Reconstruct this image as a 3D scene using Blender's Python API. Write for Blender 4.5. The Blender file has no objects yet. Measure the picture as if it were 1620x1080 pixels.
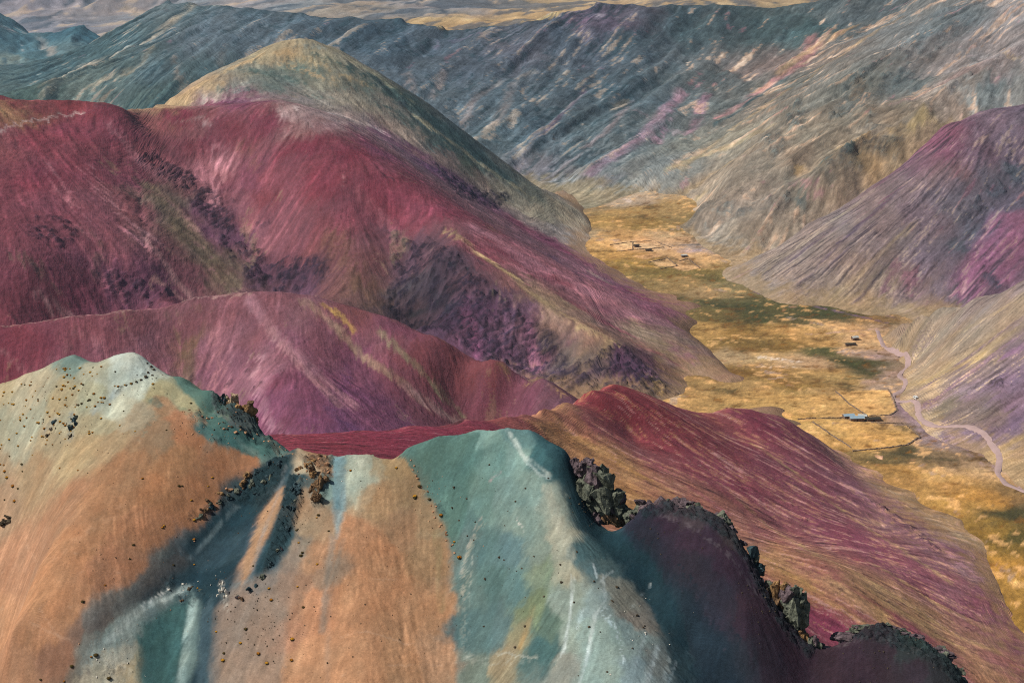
import bpy, bmesh, math, random
import numpy as np
from mathutils import Vector, noise as mnoise

# ------------------------------------------------------------------ camera, sky, sun, exposure
scene = bpy.context.scene
COL = scene.collection
F = 2250.0                                   # focal length in pixels of the 1620 px wide photograph
PITCH = math.atan(690 / F)
CP, SP = math.cos(PITCH), math.sin(PITCH)
CAMZ = 420.0
cam_d = bpy.data.cameras.new('camera'); cam = bpy.data.objects.new('camera', cam_d); COL.objects.link(cam)
cam_d.sensor_width = 36; cam_d.lens = 36 * F / 1620
cam_d.clip_start = 1; cam_d.clip_end = 60000
cam.location = (0, 0, CAMZ); cam.rotation_euler = (math.pi / 2 - PITCH, 0, 0)
scene.camera = cam

SUN_EL, SUN_AZ = 47.0, -100.0                # azimuth clockwise from +Y: light from the left, a little behind the viewer
world = bpy.data.worlds.new('World'); scene.world = world; world.use_nodes = True
wn = world.node_tree
sky = wn.nodes.new('ShaderNodeTexSky'); sky.sky_type = 'NISHITA'; sky.sun_disc = False
sky.sun_elevation = math.radians(SUN_EL); sky.sun_rotation = math.radians(SUN_AZ)
sky.altitude = 500; sky.dust_density = 2.5; sky.ozone_density = .6
bg = wn.nodes['Background']; bg.inputs[1].default_value = 0.06
wn.links.new(sky.outputs[0], bg.inputs[0])
sd = bpy.data.lights.new('sun', 'SUN'); sd.energy = 4.6; sd.angle = math.radians(0.5); sd.color = (1.0, 0.95, 0.87)
sun = bpy.data.objects.new('sun', sd); COL.objects.link(sun)
az, el = math.radians(SUN_AZ), math.radians(SUN_EL)
sdir = Vector((math.sin(az) * math.cos(el), math.cos(az) * math.cos(el), math.sin(el)))
sun.rotation_euler = sdir.to_track_quat('Z', 'Y').to_euler()
sun.location = (-300, -100, 900)
scene.view_settings.view_transform = 'Standard'; scene.view_settings.look = 'None'
scene.view_settings.exposure = 0.0; scene.view_settings.gamma = 1.0

cy = scene.cycles
cy.use_denoising = False; cy.max_bounces = 4; cy.diffuse_bounces = 3; cy.glossy_bounces = 2; cy.filter_width = 1.1
cy.use_adaptive_sampling = True; cy.adaptive_threshold = .01
# ------------------------------------------------------------------ small maths
def ray(u, v):
    s = (540 - v) / F
    return (u - 810) / F, CP + SP * s, -SP + CP * s
def at(u, v, Y):
    """the place that stands Y metres ahead of the viewpoint in direction (u, v)"""
    dx, dy, dz = ray(u, v); k = Y / dy
    return (dx * k, Y, dz * k + CAMZ)
VY = [300, 600, 700, 900, 1100, 1300, 1700, 2200]
VZ = [-325, -319, -312, -327, -342, -345, -330, -318]
def zv(Y): return np.interp(Y, VY, VZ) + CAMZ
def edge(u, v, sink=0.0):
    """where direction (u, v) meets the valley floor"""
    Y = 900.0
    dx, dy, dz = ray(u, v)
    lo, hi = 250.0, 2600.0
    for _ in range(50):
        mid = .5 * (lo + hi)
        if mid / dy * dz + CAMZ > float(zv(mid)): lo = mid
        else: hi = mid
    x, y, z = at(u, v, lo)
    return (x, y, z - sink)
def proj(x, y, z):
    z = z - CAMZ
    f = y * CP - z * SP; up = y * SP + z * CP
    return 810 + F * x / f, 540 - F * up / f
def srgb(h):
    h = h.lstrip('#'); c = np.array([int(h[i:i + 2], 16) / 255 for i in (0, 2, 4)])
    return np.where(c <= .04045, c / 12.92, ((c + .055) / 1.055) ** 2.4)
def sstep(a, b, x):
    t = np.clip((x - a) / (b - a), 0, 1); return t * t * (3 - 2 * t)

_rs = np.random.RandomState(11)
_perm = _rs.permutation(65536).astype(np.int32)
_ga = _rs.rand(65536).astype(np.float32) * 2 * np.pi
_gx, _gy = np.cos(_ga).astype(np.float32), np.sin(_ga).astype(np.float32)
def pn(x, y, seed=0):
    xi = np.floor(x); yi = np.floor(y); fx = (x - xi).astype(np.float32); fy = (y - yi).astype(np.float32)
    xi = xi.astype(np.int32); yi = yi.astype(np.int32)
    def g(a, b, px, py):
        h = _perm[(a * 73 + seed * 911 + _perm[(b + seed * 57) & 65535]) & 65535]
        return _gx[h] * px + _gy[h] * py
    u = fx * fx * fx * (fx * (fx * 6 - 15) + 10); w = fy * fy * fy * (fy * (fy * 6 - 15) + 10)
    a = g(xi, yi, fx, fy); b = g(xi + 1, yi, fx - 1, fy); c = g(xi, yi + 1, fx, fy - 1); d = g(xi + 1, yi + 1, fx - 1, fy - 1)
    return (a + (b - a) * u) * (1 - w) + (c + (d - c) * u) * w
def fbm(x, y, sc, octv=4, seed=0, gain=.5):
    r = 0; a = 1.0; s = 1.0 / sc
    for k in range(octv):
        r = r + a * pn(x * s + k * 17.3, y * s - k * 9.1, seed + k); a *= gain; s *= 2.03
    return r * 1.6
def ridged(x, y, sc, octv=4, seed=0, gain=.5):
    r = 0; a = 1.0; s = 1.0 / sc
    for k in range(octv):
        r = r + a * (1 - 2.2 * np.abs(pn(x * s + k * 11.7, y * s + k * 5.3, seed + k))); a *= gain; s *= 2.03
    return r
def bil(A, I, J):
    n, m = A.shape[:2]
    I = np.clip(I, 0, n - 1.001); J = np.clip(J, 0, m - 1.001)
    i = I.astype(np.int32); j = J.astype(np.int32); fi = (I - i).astype(np.float32); fj = (J - j).astype(np.float32)
    if A.ndim == 3: fi = fi[..., None]; fj = fj[..., None]
    return (A[i, j] * (1 - fi) + A[i + 1, j] * fi) * (1 - fj) + (A[i, j + 1] * (1 - fi) + A[i + 1, j + 1] * fi) * fj

# ------------------------------------------------------------------ materials
def nodes_of(name):
    m = bpy.data.materials.new(name); m.use_nodes = True
    nt = m.node_tree; b = nt.nodes['Principled BSDF']
    b.inputs['Roughness'].default_value = .92; b.inputs['Specular IOR Level'].default_value = .12
    return m, nt, b
def ground_material(name, px, bump=.45, vary=.11, crack='#2e2732', aniso=(1, 1, 2.2), chips=.22, rockbump=1.5, grain=None):
    """mineral colour from the mesh, broken up by fine grain of real size; px = metres of the smallest grain.
    Where rock breaks through (attribute 'rock') bedded, cracked relief and rock colour take over."""
    m, nt, b = nodes_of(name); N, L = nt.nodes, nt.links
    at_ = N.new('ShaderNodeAttribute'); at_.attribute_name = 'mineral'
    rk = N.new('ShaderNodeAttribute'); rk.attribute_name = 'rock'
    geo = N.new('ShaderNodeNewGeometry')
    def nz(size, det, rough=.62, src=None):
        n = N.new('ShaderNodeTexNoise'); n.inputs['Scale'].default_value = 1 / size
        n.inputs['Detail'].default_value = det; n.inputs['Roughness'].default_value = rough
        L.new(src or geo.outputs['Position'], n.inputs['Vector']); return n
    def math_(op, a, b_=None):
        q = N.new('ShaderNodeMath'); q.operation = op
        for i, t in enumerate((a, b_)):
            if t is None: continue
            if isinstance(t, (int, float)): q.inputs[i].default_value = t
            else: L.new(t, q.inputs[i])
        return q.outputs[0]
    n1 = nz(px * 6, 5, .72); n2 = nz(px * 1.6, 3, .7)
    hf = math_('MULTIPLY', math_('ADD', n1.outputs[0], n2.outputs[0]), .5)
    mr = N.new('ShaderNodeMapRange'); mr.inputs[1].default_value = .36; mr.inputs[2].default_value = .64
    mr.inputs[3].default_value = 1 - vary; mr.inputs[4].default_value = 1 + vary
    L.new(hf, mr.inputs[0])
    mx = N.new('ShaderNodeVectorMath'); mx.operation = 'SCALE'
    L.new(at_.outputs['Color'], mx.inputs[0]); L.new(mr.outputs[0], mx.inputs['Scale'])
    # gravel: pale and dark chips
    n3 = nz(px * .9, 2, .5); n4 = nz(px * 14, 3, .6)
    sp = N.new('ShaderNodeMapRange'); sp.inputs[1].default_value = .60; sp.inputs[2].default_value = .70; sp.inputs[3].default_value = 0; sp.inputs[4].default_value = chips; L.new(n3.outputs[0], sp.inputs[0])
    sn = N.new('ShaderNodeMapRange'); sn.inputs[1].default_value = .40; sn.inputs[2].default_value = .30; sn.inputs[3].default_value = 0; sn.inputs[4].default_value = chips; L.new(n3.outputs[0], sn.inputs[0])
    ch = math_('ADD', math_('SUBTRACT', sp.outputs[0], math_('MULTIPLY', sn.outputs[0], .8)), 1.0)
    ch = math_('MULTIPLY', ch, math_('ADD', math_('MULTIPLY', n4.outputs[0], .5), .75))
    m2 = N.new('ShaderNodeVectorMath'); m2.operation = 'SCALE'; L.new(mx.outputs[0], m2.inputs[0]); L.new(ch, m2.inputs['Scale']); mx = m2
    if grain:      # fine wash lines that run down the general fall of the slope
        gx, gy, gs = grain
        vr = N.new('ShaderNodeVectorRotate'); vr.rotation_type = 'Z_AXIS'; vr.inputs['Angle'].default_value = -math.atan2(gy, gx); L.new(geo.outputs['Position'], vr.inputs['Vector'])
        wp = nz(px * 60, 3, .5); ws = N.new('ShaderNodeVectorMath'); ws.operation = 'SCALE'; ws.inputs['Scale'].default_value = px * 30; L.new(wp.outputs['Color'], ws.inputs[0])
        wa = N.new('ShaderNodeVectorMath'); wa.operation = 'ADD'; L.new(vr.outputs[0], wa.inputs[0]); L.new(ws.outputs[0], wa.inputs[1])
        ms = N.new('ShaderNodeMapping'); ms.inputs['Scale'].default_value = (.07, 1, .07); L.new(wa.outputs[0], ms.inputs['Vector'])
        gn = nz(px * 2.2, 4, .72, ms.outputs[0])
        gm = N.new('ShaderNodeMapRange'); gm.inputs[1].default_value = .36; gm.inputs[2].default_value = .64; gm.inputs[3].default_value = 1 - gs; gm.inputs[4].default_value = 1 + gs; L.new(gn.outputs[0], gm.inputs[0])
        m3 = N.new('ShaderNodeVectorMath'); m3.operation = 'SCALE'; L.new(mx.outputs[0], m3.inputs[0]); L.new(gm.outputs[0], m3.inputs['Scale']); mx = m3
        hf = math_('ADD', hf, math_('MULTIPLY', gn.outputs[0], .8))
    # rock beds
    mp = N.new('ShaderNodeMapping'); mp.inputs['Rotation'].default_value = (.5, .35, .3); mp.inputs['Scale'].default_value = aniso
    L.new(geo.outputs['Position'], mp.inputs['Vector'])
    rough = nz(px * 7, 6, .74, mp.outputs[0])
    rh = rough.outputs[0]; mask = rk.outputs['Fac']
    cr = N.new('ShaderNodeMapRange'); cr.inputs[1].default_value = .40; cr.inputs[2].default_value = .56; cr.inputs[3].default_value = 1; cr.inputs[4].default_value = 0; L.new(rh, cr.inputs[0])
    ck = math_('MULTIPLY', mask, cr.outputs[0])
    mc = N.new('ShaderNodeMix'); mc.data_type = 'RGBA'; L.new(math_('MULTIPLY', ck, .4), mc.inputs[0])
    L.new(mx.outputs[0], mc.inputs[6]); mc.inputs[7].default_value = (*srgb(crack), 1)
    L.new(mc.outputs[2], b.inputs['Base Color'])
    bp = N.new('ShaderNodeBump'); bp.inputs['Strength'].default_value = bump; bp.inputs['Distance'].default_value = px * 1.5
    L.new(hf, bp.inputs['Height'])
    b2 = N.new('ShaderNodeBump'); b2.inputs['Distance'].default_value = px * rockbump
    L.new(mask, b2.inputs['Strength']); L.new(rh, b2.inputs['Height']); L.new(bp.outputs[0], b2.inputs['Normal'])
    L.new(b2.outputs[0], b.inputs['Normal'])
    return m
def rock_material(name, c1, c2, size):
    m, nt, b = nodes_of(name); N, L = nt.nodes, nt.links
    geo = N.new('ShaderNodeNewGeometry')
    n = N.new('ShaderNodeTexNoise'); n.inputs['Scale'].default_value = 1 / size; n.inputs['Detail'].default_value = 6; n.inputs['Roughness'].default_value = .68
    L.new(geo.outputs['Position'], n.inputs['Vector'])
    r = N.new('ShaderNodeValToRGB'); r.color_ramp.elements[0].position = .36; r.color_ramp.elements[1].position = .66
    r.color_ramp.elements[0].color = (*srgb(c1), 1); r.color_ramp.elements[1].color = (*srgb(c2), 1)
    L.new(n.outputs[0], r.inputs[0]); L.new(r.outputs[0], b.inputs['Base Color'])
    n2 = N.new('ShaderNodeTexNoise'); n2.inputs['Scale'].default_value = 3 / size; n2.inputs['Detail'].default_value = 5
    L.new(geo.outputs['Position'], n2.inputs['Vector'])
    bp = N.new('ShaderNodeBump'); bp.inputs['Strength'].default_value = .8; bp.inputs['Distance'].default_value = size * .25
    L.new(n2.outputs[0], bp.inputs['Height']); L.new(bp.outputs[0], b.inputs['Normal'])
    return m
def flat_material(name, c, rough=.7, var=.15, size=.5):
    m, nt, b = nodes_of(name); N, L = nt.nodes, nt.links
    b.inputs['Roughness'].default_value = rough
    n = N.new('ShaderNodeTexNoise'); n.inputs['Scale'].default_value = 1 / size; n.inputs['Detail'].default_value = 4
    geo = N.new('ShaderNodeNewGeometry'); L.new(geo.outputs['Position'], n.inputs['Vector'])
    r = N.new('ShaderNodeValToRGB'); k = srgb(c)
    r.color_ramp.elements[0].color = (*(k * (1 - var)), 1); r.color_ramp.elements[1].color = (*np.clip(k * (1 + var), 0, 1), 1)
    L.new(n.outputs[0], r.inputs[0]); L.new(r.outputs[0], b.inputs['Base Color'])
    return m

# ------------------------------------------------------------------ terrain sheets
ALB = 0.98
def fit(pts, c):
    P = np.array(pts, float); n = len(P)
    d = np.sqrt(((P[:, None, :2] - P[None, :, :2]) ** 2).sum(-1) + c * c)
    A = np.zeros((n + 3, n + 3)); A[:n, :n] = d + np.eye(n) * -1e-3
    A[:n, n] = 1; A[:n, n + 1:] = P[:, :2]; A[n, :n] = 1; A[n + 1:, :n] = P[:, :2].T
    w = np.linalg.lstsq(A, np.concatenate([P[:, 2], np.zeros(3)]), rcond=None)[0]
    return P, w
def ev(P, w, c, X, Y):
    n = len(P); Z = (w[n] + w[n + 1] * X + w[n + 2] * Y).astype(np.float32)
    Xf = X.astype(np.float32); Yf = Y.astype(np.float32)
    for k in range(n):
        dx = Xf - np.float32(P[k, 0]); dy = Yf - np.float32(P[k, 1])
        Z += np.float32(w[k]) * np.sqrt(dx * dx + dy * dy + np.float32(c * c))
    return Z
def dens(line, step):
    """resample a 3D polyline"""
    L = np.array(line, float); out = [L[0]]
    for a, b in zip(L[:-1], L[1:]):
        k = max(1, int(np.linalg.norm((b - a)[:2]) / step + .5))
        for i in range(1, k + 1): out.append(a + (b - a) * i / k)
    return [tuple(p) for p in out]

class Mass:
    def __init__(s, name, front, crest, back, urange, n, lines, c, step, px, backslope=.55, lean=(0, 0), ext=(0, 0)):
        """front / crest / back: polylines of 3D points (or an offset for back) that bound the sheet in plan;
        lines: 3D polylines the surface passes through; px: metres per picture detail"""
        s.name, s.px, s.c, s.lean = name, px, c, lean
        nu, nf, nb = n
        pts = []
        for L in lines: pts += dens(L, step)
        cr = dens(crest, step)
        pts += cr
        for kb, sk in ((.07, 1), (.22, 1), (.6, 2), (1.15, 2)):
            pts += [(p[0] * (1 + kb * back / p[1]), p[1] + kb * back, p[2] - kb * back * (backslope if p[2] - zv(p[1]) > 6 else min(backslope, .1))) for p in cr[::sk]]
        seen = np.zeros((0, 3)); r2 = (step * .2) ** 2
        for p in pts:
            if len(seen) == 0 or ((seen[:, :2] - np.array(p[:2])) ** 2).sum(1).min() > r2: seen = np.vstack([seen, p])
        s.P, s.w = fit(seen, c)
        def curve(L):
            A = np.array(sorted([(p[0] / p[1], p[1]) for p in L])); return lambda a: np.interp(a, A[:, 0], A[:, 1])
        us = np.linspace(urange[0], urange[1], nu)         # coarser columns carry the sheet on to both sides
        if ext[0]: us = np.concatenate([urange[0] - ext[0] * np.linspace(1, 0, 36)[:-1] ** 1.3, us])
        if ext[1]: us = np.concatenate([us, urange[1] + ext[1] * np.linspace(0, 1, 36)[1:] ** 1.3])
        a = (us - 810) / F / .93
        fc, cc = curve(front), curve(crest)
        Yf, Yc = fc(a), cc(a)
        k = np.ones(9) / 9
        Yf = np.convolve(np.pad(Yf, 4, 'edge'), k, 'valid')
        t1 = np.linspace(0, 1, nf)[:, None]; t2 = np.linspace(0, 1, nb + 1)[1:, None]
        Yg = np.concatenate([Yf + (Yc - Yf) * t1, Yc + back * (t2 ** 1.4)], 0)
        s.Y = Yg.astype(np.float64); s.X = Yg * a[None, :]
        s.shape = Yg.shape
        s.Z = ev(s.P, s.w, c, s.X, s.Y).astype(np.float64)
        s.base = s.Z.copy()
        s.u, s.v = proj(s.X, s.Y, s.Z)
        s.crag = np.zeros(s.shape, np.float32)
        s.flow()
    def h(s, x, y):
        return float(ev(s.P, s.w, s.c, np.array([x]), np.array([y]))[0])
    def flow(s):
        Zi, Zj = np.gradient(s.base); Xi, Xj = np.gradient(s.X); Yi, Yj = np.gradient(s.Y)
        det = Xi * Yj - Xj * Yi; det = np.where(np.abs(det) < 1e-9, 1e-9, det)
        zx = (Zi * Yj - Zj * Yi) / det; zy = (Xi * Zj - Xj * Zi) / det
        g = np.sqrt(zx ** 2 + zy ** 2) + 1e-5
        lean = s.lean(s) if callable(s.lean) else s.lean
        fx, fy = -zx / g + lean[0], -zy / g + lean[1]
        q = np.sqrt(fx ** 2 + fy ** 2) + 1e-6; fx, fy = fx / q, fy / q
        s.slope = g
        st = s.px * 1.6
        dI = (fx * Yj - fy * Xj) / det * st; dJ = (Xi * fy - Yi * fx) / det * st
        lim = 6.0
        m = np.maximum(1, np.maximum(np.abs(dI), np.abs(dJ)) / lim)
        s.D0 = np.stack([dI / m, dJ / m], -1).astype(np.float32)
        n, mm = s.shape
        s.I, s.J = np.meshgrid(np.arange(n, dtype=np.float32), np.arange(mm, dtype=np.float32), indexing='ij')
        s.Dk = [s.D0]
        for k in range(6):
            D = s.Dk[-1]; s.Dk.append(D + bil(D, s.I + D[..., 0], s.J + D[..., 1]))
    def streak(s, N, k=5):
        N = N.astype(np.float32)
        for q in range(k):
            D = s.Dk[q]; N = .5 * (N + bil(N, s.I + D[..., 0], s.J + D[..., 1]))
        return (N - N.mean()) / (N.std() + 1e-9)
    def find(s, u, v):
        if not hasattr(s, '_f'):
            s._f = (s.u[::2, ::2].astype(np.float32), s.v[::2, ::2].astype(np.float32), s.Y[::2, ::2].astype(np.float32))
        U, V, YY = s._f
        q = (U - u) ** 2 + (V - v) ** 2 + (YY - YY.min()) * (.008 / s.px)
        i, j = np.unravel_index(np.argmin(q), q.shape)
        i, j = i * 2, j * 2
        return np.array([s.X[i, j], s.Y[i, j], s.base[i, j]])
    def pxm(s, p): return math.sqrt(p[0] ** 2 + p[1] ** 2 + (p[2] - CAMZ) ** 2) / F
    def dist(s, pts, rmax):
        W = [s.find(*p) for p in pts]
        if len(W) == 1: W = W * 2
        D = np.full(s.shape, 1e9, np.float32)
        lo = np.min(W, 0) - rmax; hi = np.max(W, 0) + rmax
        m = (s.X > lo[0]) & (s.X < hi[0]) & (s.Y > lo[1]) & (s.Y < hi[1])
        if not m.any(): return D, 1.0
        Q = np.stack([s.X[m], s.Y[m], s.base[m]], -1)
        Q[:, :2] += rmax * .22 * np.stack([pn(Q[:, 0] / rmax * 1.3, Q[:, 1] / rmax * 1.3, 3), pn(Q[:, 0] / rmax * 1.3, Q[:, 1] / rmax * 1.3, 4)], -1)
        best = np.full(len(Q), 1e9)
        for a, b in zip(W[:-1], W[1:]):
            ab = b - a; t = np.clip(((Q - a) @ ab) / (ab @ ab + 1e-9), 0, 1)
            best = np.minimum(best, np.linalg.norm(Q - a - t[:, None] * ab, axis=1))
        D[m] = best
        return D, 1.0
    def mask(s, pts, wpx, soft=.6):
        w0 = np.mean([s.pxm(s.find(*p)) for p in pts[:1]]) * wpx
        D, _ = s.dist(pts, w0 * 1.6)
        return (1 - sstep(w0 * (1 - soft), w0 * (1 + soft * .5), D)).astype(np.float32)
    def area(s, pts, soft):
        W = np.array([s.find(*q) for q in pts]); w0 = max(s.pxm(W[0]) * soft, 1e-3)
        D, _ = s.dist(list(pts) + [pts[0]], w0 * 2.5)
        ins = np.zeros(s.shape, bool); q = w0 * .5
        x = s.X + q * s.N2; y = s.Y + q * s.N3
        for (x1, y1, _z), (x2, y2, _z2) in zip(W, np.roll(W, -1, 0)):
            ins ^= ((y1 > y) != (y2 > y)) & (x < (x2 - x1) * (y - y1) / (y2 - y1 + 1e-12) + x1)
        return sstep(-w0, w0, np.where(ins, D, -D)).astype(np.float32)
    def drain(s, f, wob):
        """how much slope drains through each place: branching gullies (log2 of catchment)"""
        Z = (s.Z + wob)[::f, ::f]; X = s.X[::f, ::f]; Y = s.Y[::f, ::f]; n, m = Z.shape
        best = np.zeros((n, m)); rec = np.arange(n * m).reshape(n, m).copy(); ids = rec.copy()
        for di in (-1, 0, 1):
            for dj in (-1, 0, 1):
                if not (di or dj): continue
                a = (slice(max(0, -di), n - max(0, di)), slice(max(0, -dj), m - max(0, dj))); b = (slice(max(0, di), n - max(0, -di)), slice(max(0, dj), m - max(0, -dj)))
                g = (Z[a] - Z[b]) / np.sqrt((X[a] - X[b]) ** 2 + (Y[a] - Y[b]) ** 2)
                w = g > best[a]
                best[a] = np.where(w, g, best[a]); rec[a] = np.where(w, ids[b], rec[a])
        Xi, Xj = np.gradient(X); Yi, Yj = np.gradient(Y)
        acc = (np.abs(Xi * Yj - Xj * Yi) / (s.px * s.px * 2.5)).ravel().tolist(); r = rec.ravel().tolist()
        for i in np.argsort(-Z.ravel()).tolist():
            q = r[i]
            if q != i: acc[q] += acc[i]
        L = np.log2(1 + np.array(acc)).reshape(n, m)
        for _ in range(1 if f < 4 else 2):
            P = np.pad(L, 1, 'edge')
            L = .36 * L + .13 * (P[:-2, 1:-1] + P[2:, 1:-1] + P[1:-1, :-2] + P[1:-1, 2:]) + .03 * (P[:-2, :-2] + P[2:, 2:] + P[2:, :-2] + P[:-2, 2:])
        return bil(L.astype(np.float32), s.I / f, s.J / f)
    def relief(s, gully=1.0, rough=1.0, lam=12, ribs=0.0):
        """gullies cut by run-off, fall-line streaks and roughness; lam = gully spacing in details"""
        x, y, p = s.X, s.Y, s.px
        sl = sstep(.10, .35, s.slope)
        hv = s.base - zv(s.Y); s.hv = hv
        fade = sstep(-2, 14, hv) if s.name != 'valley_floor' else 1.0
        s.N1 = fbm(x, y, p * 40, 5, 31); s.N2 = fbm(x, y, p * 9, 4, 41); s.N3 = fbm(x, y, p * 3.0, 3, 51, .6)
        if gully > 0:
            n20 = fbm(x, y, p * 26, 3, 33)
            L4 = s.drain(5, 3.2 * p * n20)
            mod = .45 + .9 * sstep(-.5, .6, s.N1)
            s.Z = s.Z - fade * sl * gully * p * .8 * np.minimum(L4, 9) * mod
            L2 = s.drain(2, .9 * p * s.N2 + .5 * p * s.N1)
            s.Z = s.Z - fade * sl * gully * p * .26 * np.minimum(L2, 10) * mod
            L1 = s.drain(1, .35 * p * s.N3)
            s.Z = s.Z - fade * sl * p * .05 * np.minimum(L1, 10)
            nm = lambda q: np.clip((q - q.mean()) / (q.std() + 1e-9), -2, 3)
            s.S1 = .8 * s.streak(pn(x / (p * lam), y / (p * lam), 21) + .5 * pn(x / (p * lam * .45), y / (p * lam * .45), 22), 6) + .4 * nm(L4)
            s.S2 = .85 * s.streak(pn(x / (p * 3.2), y / (p * 3.2), 23) + .6 * pn(x / (p * 1.6), y / (p * 1.6), 24), 5) + .35 * nm(L2)
            s.S3 = .9 * s.streak(_rs.randn(*s.shape), 4) + .3 * nm(L1)
        else:
            s.S1 = s.S2 = s.S3 = s.N2
        s.Z = s.Z + fade * rough * p * (1.2 * s.N1 + .5 * s.N2 + .30 * s.N3) + fade * sl * p * (min(rough, 1) * .14 * s.S2 + ribs * s.S1)
    def crags(s, items, amp=3.0, tilt=(.5, .2)):
        """bedded rock breaking through the slope"""
        x, y, z, p = s.X, s.Y, s.base, s.px
        M = np.zeros(s.shape, np.float32)
        solid = np.zeros(s.shape, np.float32)
        for it in items:
            if len(it) > 3: solid = np.maximum(solid, min(1, it[2] * 1.25) * s.area(it[0], it[1]) * sstep(-.9 + (1 - it[2]) * 1.7, -.3 + (1 - it[2]) * 1.7, .8 * s.N2 + .35 * s.N3 + .5 * s.N1 + .15 * s.S2))
            else: M = np.maximum(M, it[2] * s.mask(it[0], it[1], .9))
        frag = .8 * s.N2 + .35 * s.N3 + .5 * s.N1 + .15 * s.S2
        M = np.maximum(M * sstep(-.05, .3, frag + (M - .75) * 1.1), solid)
        bed = (x * tilt[0] + y * tilt[1] + z) / (p * 5.5) + .6 * s.N1 + .3 * s.N2 + .1 * s.N3
        saw = bed - np.floor(bed)
        k = np.floor(bed)
        lev = pn(k * 3.7 + .3, x * 0 + k * 1.9 + y / (p * 14), 61)
        rr = ridged(x, y, p * 9, 4, 71, .6)
        blk = np.floor((x * .8 + y * .3) / (p * 6) + 1.2 * s.N2); b2 = np.floor((z * 1.6 - x * .5) / (p * 4.2) + 1.2 * s.N1)
        hsh = _ga[(blk.astype(np.int64) * 131 + b2.astype(np.int64) * 7919) & 65535] / 6.283
        led = saw * sstep(1.0, .8, saw)
        s.cragh = M * (1.0 * led + .22 * rr + .7 * lev + .45 * (hsh - .5))
        s.Z = s.Z + amp * p * s.cragh
        s.crag = M; s.rr = rr; s.saw = saw; s.hsh = hsh
    def colour(s, base, strokes=(), polys=(), power=3.2, streakv=.10, noisev=.10, wob=1.0, cragcol='#4a3446', cragop=.75, finger=.45, sat=.95, tint=(1, 1, 1), foot=None, accents=(), gain=1.0, aw=.28, shift=(1, 1, 1)):
        W = np.array([s.find(u, v) for u, v, _ in base]); C = np.array([srgb(h) for *_, h in base])
        x, y, z, p = s.X, s.Y, s.base, s.px
        q = 14 * p * wob
        wx = x + q * s.N1 + 5 * p * wob * s.N2; wy = y + q * fbm(x, y, p * 35, 4, 81) + 5 * p * wob * fbm(x, y, p * 8, 3, 82)
        num = np.zeros(s.shape + (3,), np.float32); den = np.zeros(s.shape, np.float32)
        for (a, b, c_), col in zip(W, C):
            d2 = (wx - a) ** 2 + (wy - b) ** 2 + (z - c_) ** 2 + (4 * p) ** 2
            w = (d2 ** (-power / 2) * p ** power).astype(np.float32)
            den += w; num += w[..., None] * col.astype(np.float32)
        R = num / (den[..., None] + 1e-20)
        for st in strokes:
            pts, wpx, h, op = st[:4]; mode = st[4] if len(st) > 4 else 's'
            if mode[0] == 'P':
                m = s.area(pts, wpx) * op; mode = mode[1:]
            else: m = s.mask(pts, wpx, .35 if mode == 'e' else .65) * op
            if mode == 's': m = np.clip(m * (.75 + .45 * s.S2 + .25 * s.S1), 0, 1)
            elif mode == 'n': m = m * sstep(-.45, .35, s.N2 + .5 * s.N3 + .4 * s.N1 + (m - .5))
            elif mode == 'd': m = m * sstep(-.1, .3, s.N3 + .6 * s.N2 + (m - .6) * .6)
            elif mode == 't': m = m * sstep(.15, .8, .75 * s.S2 + .6 * s.S3 + .8 * (m - .4))
            R = R + (srgb(h).astype(np.float32) - R) * m[..., None]
        # colours drawn out along the fall line
        if finger > 0:
            k = 3; D = s.Dk[k]; r = np.clip(.5 * s.S2 + .3 * s.S3, -1, 1.6) * finger
            R = bil(R, s.I - D[..., 0] * r, s.J - D[..., 1] * r)
        for poly, h, op, soft in polys:
            Wp = np.array([s.find(*q_)[:2] for q_ in poly]); ins = np.zeros(s.shape, bool)
            for (x1, y1), (x2, y2) in zip(Wp, np.roll(Wp, -1, 0)):
                ins ^= ((y1 > y) != (y2 > y)) & (x < (x2 - x1) * (y - y1) / (y2 - y1 + 1e-12) + x1)
            m = ins * op * np.clip(1 + soft * (s.N2 * 1.0 + s.N3 * .6), 0, 1)
            R = R + (srgb(h).astype(np.float32) - R) * m[..., None].astype(np.float32)
        if s.crag.max() > 0:
            m = s.crag * cragop * (.38 + .62 * np.maximum(sstep(.42, .15, s.saw) * sstep(-.4, .1, s.N2 + .4 * s.N1), sstep(.2, .6, s.N3 + .4 * s.N2)))
            R = R + (srgb(cragcol).astype(np.float32) * (.45 + 1.3 * s.hsh[..., None] ** 1.2) - R) * m[..., None].astype(np.float32)
        for h, thr, op, wts, *msk in accents:                  # thin scree tongues and bare streaks with crisp edges
            q = wts[0] * s.S1 + wts[1] * s.S2 + wts[2] * s.S3 + wts[3] * s.N1 + wts[4] * s.N2
            m = sstep(thr, thr + aw, q) * op * (msk[0](s) if msk else 1)
            tgt = R * float(h[1:]) if h[0] == '*' else srgb(h).astype(np.float32)
            R = R + (tgt - R) * m[..., None].astype(np.float32)
        if foot and s.name != 'valley_floor':
            m = (1 - sstep(0, foot[1], s.hv + foot[1] * .45 * (s.N2 + .6 * s.N1 + .4 * s.S2))) * foot[2]
            R = R + (srgb(foot[0]).astype(np.float32) - R) * m[..., None].astype(np.float32)
        val = np.exp(streakv * (s.S2 * .6 + s.S1 * .4 + s.S3 * 1.0) * (.6 + .5 * sstep(-.5, .5, s.N1)) + noisev * (s.N1 * .9 + s.N2 * .9 + s.N3 * 1.1))
        R = R * val[..., None]
        # slight drift of hue between neighbouring beds
        hue = .05 * fbm(x, y, p * 25, 3, 91)[..., None] * np.array([1, -.2, -1.0])
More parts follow.
